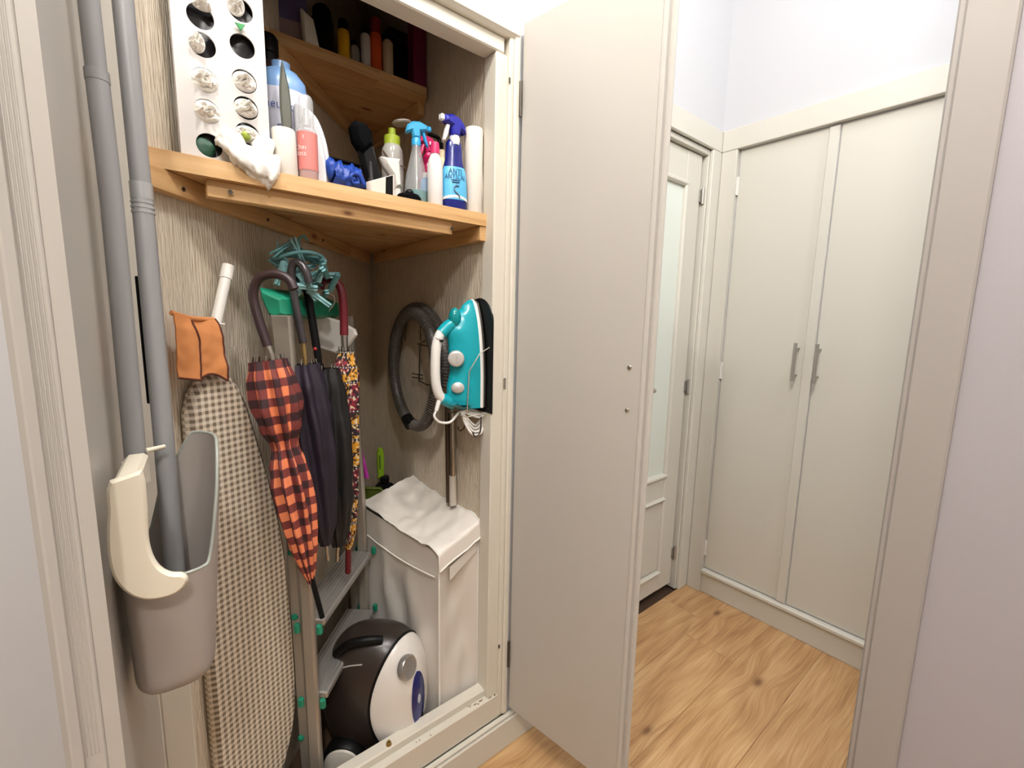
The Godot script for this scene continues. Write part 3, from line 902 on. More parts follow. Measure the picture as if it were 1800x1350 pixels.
	bottle("bottle", "dark bottle with a big round black cap standing behind the light blue jug", "bottle", Vector3(0.246, y, -1.128), [Vector2(0.0001, 0), Vector2(0.03, 0), Vector2(0.031, 0.004), Vector2(0.031, 0.20), Vector2(0.026, 0.235), Vector2(0.018, 0.26)], mat(srgb(60, 34, 40), 0.35), [Vector2(0.017, 0.255), Vector2(0.0175, 0.275), Vector2(0.021, 0.277), Vector2(0.0215, 0.305), Vector2(0.017, 0.312), Vector2(0.0001, 0.314)], M.black)
	t = thing("scraper", "slender grey-green pointed scraper standing on end behind the short paper roll", "scraper", Vector3(0.246, y, -1.006), 0.1)
	obj("blade", MB.new().prism([Vector2(0.006, 0.06), Vector2(0.0095, 0.1), Vector2(0.0105, 0.135), Vector2(0.008, 0.17), Vector2(0.002, 0.2), Vector2(-0.003, 0.215), Vector2(-0.006, 0.2), Vector2(-0.0095, 0.17), Vector2(-0.0105, 0.13), Vector2(-0.008, 0.09), Vector2(-0.006, 0.06)], 0.008, 0.003), mat(srgb(92, 94, 84), 0.5), t)
	obj("stem", MB.new().tube([Vector3(0, 0, 0), Vector3(0, 0.065, 0)], 0.006, 10), mat(srgb(84, 86, 76), 0.5), t)
	var pr := paper_roll("short white paper roll at the shelf edge beside the pink-labelled bottle", Vector3(0.237, y, -0.984), 0.0205, 0.084)
	pr.rotation.z = 0.03
	t = thing("bottle", "clear bottle with a salmon pink label and a clear domed cap", "bottle", Vector3(0.2775, y, -0.986), -0.55)
	var clear := mat(srgb(235, 238, 240, 0.28), 0.08)
	obj("body", MB.new().lathe([Vector2(0.0001, 0), Vector2(0.0165, 0), Vector2(0.0185, 0.004), Vector2(0.0185, 0.09), Vector2(0.014, 0.102), Vector2(0.0115, 0.104)], 28), clear, t)
	obj("contents", MB.new().lathe([Vector2(0.0001, 0.002), Vector2(0.016, 0.002), Vector2(0.0175, 0.005), Vector2(0.0175, 0.08), Vector2(0.0001, 0.08)], 24), mat(srgb(200, 136, 130), 0.4), t)
	obj("paper_label", MB.new().lathe([Vector2(0.0188, 0.018), Vector2(0.0188, 0.088)], 32), mat(srgb(204, 124, 118), 0.6), t)
	obj("cap", MB.new().lathe([Vector2(0.0135, 0.103), Vector2(0.0135, 0.148), Vector2(0.010, 0.156), Vector2(0.0001, 0.158)], 24), clear, t)
	obj("pump", MB.new().lathe([Vector2(0.0001, 0.103), Vector2(0.008, 0.103), Vector2(0.008, 0.118), Vector2(0.005, 0.12), Vector2(0.005, 0.134), Vector2(0.0001, 0.135)], 16), mat(srgb(206, 208, 210), 0.3, 0.3), t)
	var wt := mat(srgb(246, 226, 220), 0.6)
	lettering("Cherry", 0.0080, 0.0192, wt, t, Vector3(-0.002, 0.058, 0.0191), 0.0)
	lettering("Blossom", 0.0080, 0.0192, wt, t, Vector3(-0.002, 0.047, 0.0191), 0.0)
	lettering("3", 0.006, 0.0192, wt, t, Vector3(-0.002, 0.077, 0.0191), 0.0)
	# white handled bottle
	t = thing("bottle", "white bottle with a moulded curved handle right behind the pink-labelled one", "bottle", Vector3(0.296, y, -1.022), 0.0)
	var wbm := mat(srgb(222, 222, 226), 0.3)
	obj("body", MB.new().prism([Vector2(-0.03, 0), Vector2(0.026, 0), Vector2(0.03, 0.012), Vector2(0.029, 0.05), Vector2(0.022, 0.09), Vector2(0.01, 0.125), Vector2(-0.004, 0.145), Vector2(-0.02, 0.152), Vector2(-0.03, 0.15)], 0.036, 0.009), wbm, t)
	obj("handle_rim", MB.new().tube(smooth_path([Vector3(-0.012, 0.143, 0.004), Vector3(0.006, 0.128, 0.006), Vector3(0.02, 0.092, 0.006), Vector3(0.026, 0.05, 0.006), Vector3(0.026, 0.01, 0.004)], 5), 0.007, 10), wbm, t)
	# bundle of blue bags, black tray on it
	t = thing("bag_roll", "crumpled roll of bright blue bags on the shelf", "bag roll", Vector3(0.362, y, -1.018), 0.15)
	var n5 := fbm(160, 0.09, 2)
	var blue := mat(srgb(14, 58, 146), 0.45)
	obj("roll", MB.new().at(Transform3D(Basis(Vector3.UP, 0.25), Vector3(0, 0.027, 0))).grid(func(u, v):
		var a: float = (0.0 if u >= 1.0 else u) * TAU
		var e := 1.0 - pow(absf(v * 2.0 - 1.0), 6.0)
		var r: float = 0.029 * (0.55 + 0.45 * e) * (1.0 + 0.35 * n5.get_noise_3d(cos(a) * 22.0, sin(a) * 22.0, v * 60.0) + 0.05 * sin(v * 40.0 + a * 2.0))
		return Vector3((v - 0.5) * 0.078, r * cos(a), -r * sin(a)), 30, 24), blue, t)
	obj("loose_end", crumple(161, Vector3(-0.034, 0.04, 0.002), Vector3(0.012, 0.024, 0.016), 0.35), blue, t)
	obj("fold", MB.new().tube(smooth_path([Vector3(0.024, 0.02, 0.028), Vector3(0.012, 0.035, 0.03), Vector3(-0.004, 0.03, 0.031), Vector3(0.0, 0.016, 0.03), Vector3(0.014, 0.018, 0.031)], 5), 0.0035, 8), blue, t)
	t = thing("tray", "black rectangular tray standing behind the blue bag roll", "tray", Vector3(0.37, y, -1.06), 0.1)
	obj("shell", MB.new().prism([Vector2(-0.036, 0.078), Vector2(0.036, 0.068), Vector2(0.034, 0.0), Vector2(-0.03, 0.0)], 0.02, 0.003), M.black, t)
	obj("rim", MB.new().box(Vector3(0.078, 0.006, 0.026), Vector3(0, 0.074, 0), 0.002), M.black_soft, t)
	t = thing("packet", "orange packet showing between the black tray and the black brush", "packet", Vector3(0.405, y, -1.055))
	obj("wrapper", MB.new().prism([Vector2(-0.008, 0), Vector2(0.008, 0), Vector2(0.009, 0.05), Vector2(-0.008, 0.052)], 0.012, 0.003), mat(srgb(190, 74, 38), 0.5), t)
	obj("seal", MB.new().box(Vector3(0.018, 0.006, 0.004), Vector3(0, 0.055, 0), 0.001), mat(srgb(214, 110, 60), 0.5), t)
	# black brush, leaning
	t = thing("brush", "big black brush with a tall rounded head leaning over the white carton", "brush", Vector3(0.452, y, -1.052))
	obj("handle", MB.new().prism([Vector2(-0.024, 0.0), Vector2(0.03, 0.0), Vector2(0.026, 0.022), Vector2(0.006, 0.05), Vector2(-0.008, 0.1), Vector2(-0.016, 0.13), Vector2(-0.05, 0.128), Vector2(-0.046, 0.095), Vector2(-0.036, 0.05)], 0.024, 0.008), M.black, t)
	obj("head", MB.new().prism([Vector2(-0.016, 0.12), Vector2(-0.02, 0.15), Vector2(-0.034, 0.162), Vector2(-0.058, 0.162), Vector2(-0.066, 0.15), Vector2(-0.06, 0.12), Vector2(-0.04, 0.096)], 0.04, 0.01), M.black_soft, t)
	obj("grip_pad", MB.new().prism([Vector2(-0.03, 0.04), Vector2(-0.016, 0.04), Vector2(-0.02, 0.085), Vector2(-0.03, 0.088)], 0.027, 0.004), mat(srgb(52, 50, 52), 0.5), t)
	# carton in front of it
	t = thing("carton", "small white carton with a black end band lying at the shelf edge", "carton", Vector3(0.432, y, -0.998), 0.28)
	obj("card", MB.new().prism([Vector2(-0.032, 0), Vector2(0.030, 0), Vector2(0.030, 0.054), Vector2(-0.032, 0.026)], 0.02, 0.001), M.paper, t)
	obj("print_band", MB.new().prism([Vector2(0.004, 0.001), Vector2(0.025, 0.001), Vector2(0.026, 0.0515), Vector2(0.006, 0.0425)], 0.021, 0.0003), M.black, t)
	# white scoop, glass bottle with a green collar
	t = thing("scoop", "glossy white plastic scoop behind the carton with the black band", "scoop", Vector3(0.484, y, -1.04), 0.0)
	obj("bowl", MB.new().prism([Vector2(-0.036, 0.098), Vector2(0.012, 0.103), Vector2(0.016, 0.04), Vector2(-0.006, 0.03), Vector2(-0.012, 0.062), Vector2(-0.028, 0.08)], 0.03, 0.008), mat(srgb(226, 222, 214), 0.2), t)
	obj("foot", MB.new().box(Vector3(0.02, 0.04, 0.02), Vector3(0.004, 0.02, 0), 0.005), mat(srgb(226, 222, 214), 0.3), t)
	t = bottle("bottle", "rounded clear bottle with a yellow-green collar in the second row", "bottle", Vector3(0.502, y, -1.088), [Vector2(0.0001, 0), Vector2(0.024, 0), Vector2(0.026, 0.006), Vector2(0.026, 0.12), Vector2(0.024, 0.138), Vector2(0.018, 0.15)], mat(srgb(190, 186, 180, 0.75), 0.15), [Vector2(0.019, 0.148), Vector2(0.019, 0.168), Vector2(0.015, 0.17), Vector2(0.009, 0.172), Vector2(0.009, 0.186), Vector2(0.0001, 0.187)], mat(srgb(150, 168, 40), 0.45))
	obj("wire_loop", MB.new().tube(smooth_path([Vector3(-0.026, 0.13, 0.005), Vector3(-0.02, 0.112, 0.022), Vector3(0.004, 0.1, 0.028), Vector3(0.03, 0.095, 0.02)], 5), 0.0015, 6), mat(srgb(96, 70, 56), 0.4), t)
	tag(obj("foil_lid", MB.new().at(Transform3D(Basis(Vector3(0, 0, 1), 0.16), Vector3.ZERO)).lathe([Vector2(0.0001, 0.0), Vector2(0.022, 0.0), Vector2(0.024, 0.003), Vector2(0.022, 0.006), Vector2(0.0001, 0.008)], 24), mat(srgb(190, 184, 176), 0.35, 0.5), null, Vector3(0.524, y + 0.199, -1.078)), "thin pale lid laid on top of the bottles below the upper shelf", "lid")
	# clear sprayer with blue neck and teal liquid
	t = thing("spray_bottle", "clear trigger sprayer with a light blue head and teal liquid at the bottom", "spray bottle", Vector3(0.532, y, -1.022), 0.0)
	var pet := mat(srgb(225, 232, 235, 0.22), 0.06)
	obj("body", MB.new().lathe([Vector2(0.0001, 0), Vector2(0.026, 0), Vector2(0.028, 0.004), Vector2(0.027, 0.05), Vector2(0.024, 0.072), Vector2(0.016, 0.105), Vector2(0.0105, 0.13), Vector2(0.0105, 0.142)], 28), pet, t)
	obj("liquid", MB.new().lathe([Vector2(0.0001, 0.001), Vector2(0.025, 0.001), Vector2(0.027, 0.005), Vector2(0.0265, 0.034), Vector2(0.0001, 0.034)], 26), mat(srgb(20, 126, 128, 0.9), 0.15), t)
	obj("dip_tube", MB.new().tube([Vector3(0, 0.006, 0), Vector3(0, 0.14, 0)], 0.0015, 6), M.white, t)
	var lb := mat(srgb(44, 152, 206), 0.35)
	trigger_head(t, Vector3(0, 0.137, 0), PI - 0.25, mat(srgb(64, 160, 206), 0.3), lb, lb, 0.72)
	# pink sprayer behind
	t = thing("spray_bottle", "magenta trigger sprayer in the second row above the small white bottle", "spray bottle", Vector3(0.592, y, -1.072), 0.0)
	obj("body", MB.new().lathe([Vector2(0.0001, 0), Vector2(0.026, 0), Vector2(0.028, 0.005), Vector2(0.027, 0.1), Vector2(0.024, 0.125), Vector2(0.013, 0.14)], 26), mat(srgb(176, 24, 84, 0.92), 0.25), t)
	trigger_head(t, Vector3(0, 0.130, 0), 0.2, mat(srgb(196, 34, 98), 0.35), mat(srgb(206, 44, 106), 0.35), mat(srgb(196, 34, 98), 0.35), 0.75)
	obj("label_patch", MB.new().box(Vector3(0.02, 0.008, 0.002), Vector3(0.006, 0.168, 0.012), 0.0006), mat(srgb(226, 206, 214), 0.5), t)
	t = bottle("bottle", "small black bottle with a hooked spout behind the magenta sprayer", "bottle", Vector3(0.635, y, -1.095), [Vector2(0.0001, 0), Vector2(0.02, 0), Vector2(0.022, 0.005), Vector2(0.022, 0.15), Vector2(0.012, 0.172)], M.black, [Vector2(0.011, 0.171), Vector2(0.011, 0.188), Vector2(0.0001, 0.189)], M.black_soft)
	obj("spout", MB.new().tube(smooth_path([Vector3(0, 0.185, 0), Vector3(0, 0.2, 0), Vector3(-0.03, 0.204, 0)], 4), 0.005, 8), M.black, t)
	# light blue low bottle
	bottle("bottle", "low sky-blue bottle half hidden behind the small white bottle", "bottle", Vector3(0.568, y, -1.045), [Vector2(0.0001, 0), Vector2(0.012, 0), Vector2(0.013, 0.003), Vector2(0.013, 0.066), Vector2(0.006, 0.078)], mat(srgb(40, 140, 206), 0.4), [Vector2(0.006, 0.077), Vector2(0.006, 0.09), Vector2(0.0001, 0.091)], M.white)
	# white bottle with pink cap, beige bottle
	bottle("bottle", "slim white bottle with a pink cap at the shelf edge", "bottle", Vector3(0.5615, y, -0.986), [Vector2(0.0001, 0), Vector2(0.0165, 0), Vector2(0.018, 0.003), Vector2(0.018, 0.085), Vector2(0.015, 0.104), Vector2(0.0095, 0.116), Vector2(0.009, 0.12)], mat(srgb(224, 222, 220), 0.3), [Vector2(0.0105, 0.117), Vector2(0.0105, 0.13), Vector2(0.009, 0.142), Vector2(0.0001, 0.144)], mat(srgb(206, 40, 98), 0.4))
	bottle("bottle", "beige bottle squeezed between the small white bottle and the dark blue sprayer", "bottle", Vector3(0.598, y, -1.014), [Vector2(0.0001, 0), Vector2(0.017, 0), Vector2(0.019, 0.004), Vector2(0.019, 0.09), Vector2(0.016, 0.11), Vector2(0.01, 0.125)], mat(srgb(222, 196, 152), 0.5), [Vector2(0.0105, 0.124), Vector2(0.0105, 0.14), Vector2(0.0001, 0.141)], mat(srgb(226, 206, 170), 0.5))
	# black round brush at the edge
	t = thing("scrubber", "low round black scrubber between the carton and the clear sprayer", "scrubber", Vector3(0.495, y, -0.990))
	obj("pad", MB.new().lathe([Vector2(0.0001, 0), Vector2(0.027, 0), Vector2(0.028, 0.008), Vector2(0.024, 0.014), Vector2(0.0001, 0.019)], 24), M.black_soft, t)
	obj("knob", MB.new().ball(Vector3(0.002, 0.02, 0), Vector3(0.01, 0.008, 0.01), 14), M.black, t)
	# dark blue descaler
	t = thing("spray_bottle", "dark blue descaler sprayer with a cyan label beside the tall paper roll", "spray bottle", Vector3(0.6155, y, -0.991), -0.30)
	var db := mat(srgb(16, 26, 110), 0.25)
	var dp := [Vector2(0.0001, 0), Vector2(0.031, 0), Vector2(0.0335, 0.005), Vector2(0.033, 0.05), Vector2(0.030, 0.085), Vector2(0.022, 0.115), Vector2(0.0205, 0.14), Vector2(0.019, 0.155), Vector2(0.0125, 0.163)]
	obj("body", MB.new().lathe(dp, 36, 1.0, 0.62), db, t)
	var rad := func(yy: float) -> float:
		if yy < 0.05: return lerpf(0.0335, 0.033, yy / 0.05)
		if yy < 0.085: return lerpf(0.033, 0.030, (yy - 0.05) / 0.035)
		return lerpf(0.030, 0.022, (yy - 0.085) / 0.03)
	obj("cyan_label", MB.new().grid(func(u, v):
		var a: float = lerpf(-2.75, -0.4, u)
		var yy: float = lerpf(0.022, 0.098, v)
		var r: float = rad.call(yy) + 0.0008
		return Vector3(cos(a) * r, yy, -sin(a) * r * 0.62), 20, 16), mat(srgb(88, 178, 222), 0.35), t)
	obj("label_wave", MB.new().grid(func(u, v):
		var a: float = lerpf(-2.8, -0.35, u)
		var yy: float = lerpf(0.0, 0.006, v) + 0.018 + 0.008 * sin(u * 3.0)
		return Vector3(cos(a) * 0.0348, yy, -sin(a) * 0.0348 * 0.62), 20, 2), M.white, t)
	var navy := mat(srgb(18, 34, 90), 0.5)
	lettering("ANTI", 0.0115, 0.0310, navy, t, Vector3(0.0, 0.086, 0.0203), 0.0, 0.62)
	lettering("ANTICAL", 0.0105, 0.0325, navy, t, Vector3(0.0, 0.0735, 0.0211), 0.0, 0.62)
	obj("label_rule", MB.new().box(Vector3(0.022, 0.0012, 0.001), Vector3(0.0, 0.0660, 0.0212), 0.0), navy, t)
	obj("label_rule", MB.new().box(Vector3(0.018, 0.0018, 0.001), Vector3(0.0, 0.0610, 0.0215), 0.0), navy, t)
	# pictured tap on the label
	obj("label_picture", MB.new().tube(smooth_path([Vector3(0.010, 0.026, 0.0215), Vector3(0.006, 0.034, 0.0222), Vector3(-0.002, 0.04, 0.0222), Vector3(-0.004, 0.048, 0.0222), Vector3(0.002, 0.054, 0.022), Vector3(0.008, 0.052, 0.0218)], 4), 0.0016, 6), mat(srgb(90, 110, 140), 0.4), t)
	trigger_head(t, Vector3(0.002, 0.150, 0), 0.45, mat(srgb(30, 34, 150), 0.3), mat(srgb(226, 224, 220), 0.35), mat(srgb(200, 200, 200), 0.35), 0.9)
	# tall paper roll at the right end
	var tall := paper_roll("tall white paper roll at the right end of the shelf", Vector3(0.6735, y, -0.990), 0.0225, 0.202)
	var nf := fbm(170, 0.05, 2)
	obj("loose_sheet", MB.new().sheet(func(u, v):
		var a: float = -0.9 + u * 1.3
		var yy: float = lerpf(-0.012, 0.098, v) * (1.0 - 0.35 * u * v)
		return Vector3(cos(a) * 0.0232, yy, -sin(a) * (0.0236 + 0.004 * u)) + Vector3(0, 0, 0.002 * nf.get_noise_2d(u * 40.0, v * 60.0)), 12, 12, Vector3(0.0003, 0, 0.0004)), M.paper, tall)

# ------------------------------------------------------------------ long-handled brush and dustpan hung on the left leaf
func build_cleaning_set() -> void:
	# local x away from the leaf, y up from 0.8, z along the leaf towards its free edge
	var at := Vector3(-0.025, 0.80, -0.92)
	var grey := mat(srgb(150, 150, 150), 0.42, 0.15)
	var pan := mat(srgb(164, 156, 149), 0.5)
	var cream := mat(srgb(232, 224, 204), 0.42)
	var t := thing("dustpan", "upright grey dustpan on a grey pole with a cream curved clip, against the left leaf", "dustpan", at, -0.0836)
	var half := func(y: float) -> float: return clampf((y - 0.0) / 0.16, 0.0, 1.0)
	var outline := func(phi: float, v: float, inset: float) -> Vector3:
		var c := cos(phi)
		var rim := 0.162 + 0.140 * smoothstep(0.12, 0.86, cos(phi + 0.62)) + 0.02 * smoothstep(0.2, 1.0, -c)
		var y := lerpf(0.022, rim, maxf(0.0, (v - 0.22) / 0.78)) if v > 0.22 else 0.022
		var k := sqrt(clampf(1.0 - pow(1.0 - minf(1.0, v / 0.22), 2.0), 0.0, 1.0)) if v < 0.22 else 1.0
		if v < 0.22:
			y = 0.022 - 0.022 * (1.0 - pow(v / 0.22, 2.0))
		var grow := 0.80 + 0.20 * clampf((y + 0.03) / 0.2, 0.0, 1.4)
		var e := 2.0 / 3.0
		var x := signf(c) * pow(absf(c), e) * (0.050 - inset) * grow
		var z := signf(sin(phi)) * pow(absf(sin(phi)), e) * (0.070 - inset) * grow
		var lean := 0.006 * clampf(y / 0.2, 0.0, 1.5)
		return Vector3(0.047 + lean + x * k, y + (inset if v < 0.22 else 0.0), 0.222 + z * k)
	var mb := MB.new()
	mb.grid(func(u, v): return outline.call((0.0 if u >= 1.0 else u) * -TAU, v, 0.0), 72, 24)
	mb.grid(func(u, v): return outline.call((0.0 if u >= 1.0 else u) * TAU, v, 0.0028), 72, 24)
	# rim between the two skins
	mb.grid(func(u, v): return outline.call((0.0 if u >= 1.0 else u) * -TAU, 1.0, 0.0028 * v), 72, 1)
	obj("bin", mb, pan, t)
	var rim_pts := []
	for i in 72:
		rim_pts.append(outline.call(TAU * i / 72.0, 1.0, 0.0014))
	obj("rim", MB.new().tube(rim_pts, 0.0021, 8, true), mat(srgb(152, 156, 148), 0.4), t)
	obj("pole", MB.new().tube([Vector3(0.0225, 0.272, 0.196), Vector3(0.0222, 0.6, 0.17), Vector3(0.0195, 0.745, 0.162)], 0.0112, 20), grey, t)
	obj("upper_pole", MB.new().tube([Vector3(0.0195, 0.745, 0.162), Vector3(0.017, 1.14, 0.16)], 0.0102, 20), grey, t)
	obj("pole_ring", MB.new().tube([Vector3(0.0197, 0.735, 0.1625), Vector3(0.0195, 0.747, 0.162)], 0.0118, 20), grey, t)
	obj("clip_band", MB.new().tube([Vector3(0.0225, 0.255, 0.20), Vector3(0.0225, 0.283, 0.198)], 0.0135, 20), cream, t)
	# the curved cream foot: a thick bent plate in front of the bin
	var foot := [Vector2(0.013, 0.300), Vector2(0.040, 0.307), Vector2(0.0415, 0.296), Vector2(0.041, 0.262), Vector2(0.0395, 0.232), Vector2(0.0415, 0.210), Vector2(0.047, 0.194), Vector2(0.056, 0.184), Vector2(0.066, 0.180), Vector2(0.0705, 0.173), Vector2(0.068, 0.165), Vector2(0.058, 0.158), Vector2(0.044, 0.157), Vector2(0.030, 0.161), Vector2(0.018, 0.172), Vector2(0.009, 0.190), Vector2(0.0055, 0.212), Vector2(0.006, 0.240), Vector2(0.009, 0.268)]
	var smooth := []
	for k in foot.size():
		var p0: Vector2 = foot[(k - 1 + foot.size()) % foot.size()]
		var p1: Vector2 = foot[k]
		var p2: Vector2 = foot[(k + 1) % foot.size()]
		var p3: Vector2 = foot[(k + 2) % foot.size()]
		if k < 2:
			smooth.append(p1)
			continue
		for i in 3:
			smooth.append(p1.cubic_interpolate(p2, p0, p3, i / 3.0))
	obj("foot_clip", MB.new().prism(smooth, 0.010, 0.003, Vector3(0, -0.005, 0.312)), cream, t).set_meta("label", "cream curved foot clip")
	obj("clip_arm", MB.new().box(Vector3(0.022, 0.024, 0.10), Vector3(0.026, 0.284, 0.262), 0.004), cream, t)
	obj("pivot_pin", MB.new().tube([Vector3(0.034, 0.295, 0.2), Vector3(0.052, 0.295, 0.19)], 0.003, 8), cream, t)
	obj("combing_teeth", comb_teeth(), pan, t)
	# brush: its pole goes down into the pan
	var b := thing("broom", "long grey broom pole standing in the dustpan, its ribbed collar level with the shelf", "broom", at, -0.0836)
	obj("pole", MB.new().tube([Vector3(0.051, 0.09, 0.20), Vector3(0.050, 0.3, 0.16), Vector3(0.0495, 0.63, 0.142)], 0.0116, 20), grey, b)
	obj("upper_pole", MB.new().tube([Vector3(0.0495, 0.63, 0.142), Vector3(0.047, 1.14, 0.14)], 0.0110, 20), grey, b)
	obj("ribbed_collar", MB.new().tube([Vector3(0.0495, 0.612, 0.1425), Vector3(0.0495, 0.632, 0.142)], 0.0122, 20).tube([Vector3(0.0495, 0.606, 0.1428), Vector3(0.0495, 0.609, 0.1427)], 0.0126, 20).tube([Vector3(0.0495, 0.600, 0.1431), Vector3(0.0495, 0.603, 0.143)], 0.0126, 20).tube([Vector3(0.0495, 0.594, 0.1434), Vector3(0.0495, 0.597, 0.1433)], 0.0126, 20), mat(srgb(176, 177, 178), 0.3, 0.4), b)
	obj("head", MB.new().box(Vector3(0.05, 0.02, 0.06), Vector3(0.044, 0.09, 0.225), 0.006), M.black, b)
	var br := MB.new()
	var rng := RandomNumberGenerator.new()
	rng.seed = 77
	for k in 220:
		var x := 0.02 + rng.randf() * 0.05
		var z := 0.195 + rng.randf() * 0.06
		br.tube([Vector3(x, 0.09, z), Vector3(x + (x - 0.045) * 0.05 + rng.randf_range(-0.003, 0.003), 0.032, z)], 0.0009, 4, false, false)
	var bo := obj("bristles", br, mat(srgb(48, 40, 38), 0.8), b)
	bo.set_meta("kind", "stuff")
	obj("hanging_strap", MB.new().box(Vector3(0.004, 0.17, 0.007), Vector3(0.036, 0.43, 0.137), 0.001), M.black, b)

func comb_teeth() -> MB:
	var mb := MB.new()
	for k in 7:
		mb.box(Vector3(0.003, 0.02, 0.004), Vector3(0.008 + 0.0006 * k, 0.162, 0.175 + k * 0.014), 0.001)
	return mb

# ------------------------------------------------------------------ things hanging along the diagonal wall
# local frame: x away from the diagonal wall, y up, z against the wall's run; the root sits at (s0, y0, u0)
func diag_thing(called: String, label: String, cat: String, s0: float, y0: float, u0: float, group := "") -> Node3D:
	return thing(called, label, cat, dw(s0, y0, u0), DIAG_TURN, group)

func umbrella(label: String, u0: float, hook: Array, hook_r: float, hm: Material, shaft: Array, sm: Material, shaft_r: float, top: Vector2, bottom: Vector2, tip: Vector2, radii: Array, cm: Material, tm: Material, tip_r: float, pleats: int, twist: float, seed_: int) -> Node3D:
	var t := diag_thing("umbrella", label, "umbrella", top.x, tip.y, u0, "umbrellas hung by their handles")
	var o := Vector2(top.x, tip.y)
	var hp := []
	for p in hook:
		hp.append(Vector3(p.x - o.x, p.y - o.y, 0))
	hp = smooth_path(hp, 6)
	obj("handle", MB.new().tube(hp, hook_r, 16), hm, t)
	var sp := []
	for p in shaft:
		sp.append(Vector3(p.x - o.x, p.y - o.y, 0))
	obj("shaft", MB.new().tube(sp, shaft_r, 14), sm, t)
	var a := top - o
	var b := bottom - o
	var ax := (b - a).normalized()
	var side := Vector2(-ax.y, ax.x)
	var ln := a.distance_to(b)
	var n := fbm(seed_, 0.03, 2)
	obj("canopy", MB.new().grid(func(u, v):
		var th: float = (0.0 if u >= 1.0 else u) * TAU
		var f: float = v * (radii.size() - 1)
		var k := mini(int(f), radii.size() - 2)
		var r: float = lerpf(radii[k], radii[k + 1], smoothstep(0.0, 1.0, f - k))
		var fold := 1.0 + 0.26 * sin(pleats * th + twist * v) * (0.4 + 0.6 * sin(PI * clampf(v, 0.02, 0.98))) + 0.12 * n.get_noise_3d(cos(th) * 30.0, sin(th) * 30.0, v * 160.0)
		r *= fold
		var c := a.lerp(b, v)
		return Vector3(c.x + side.x * cos(th) * r, c.y + side.y * cos(th) * r, sin(th) * r), 56, 60, 1.0, ln), cm, t)
	# ribs ends showing at the open rim
	for k in pleats:
		var th := TAU * (k + 0.5) / pleats
		var r: float = radii[0] * 0.95
		var c := Vector3(a.x + side.x * cos(th) * r, a.y + side.y * cos(th) * r, sin(th) * r)
		obj("rib_end", MB.new().tube([c + Vector3(0, -0.012, 0), c + Vector3(-c.x * 0.1, 0.010, -c.z * 0.1)], 0.0016, 6), M.chrome, t)
	obj("tip", MB.new().tube([Vector3(b.x, b.y + 0.02, 0), Vector3((tip - o).x, (tip - o).y, 0)], [tip_r, tip_r], 12), tm, t)
	return t

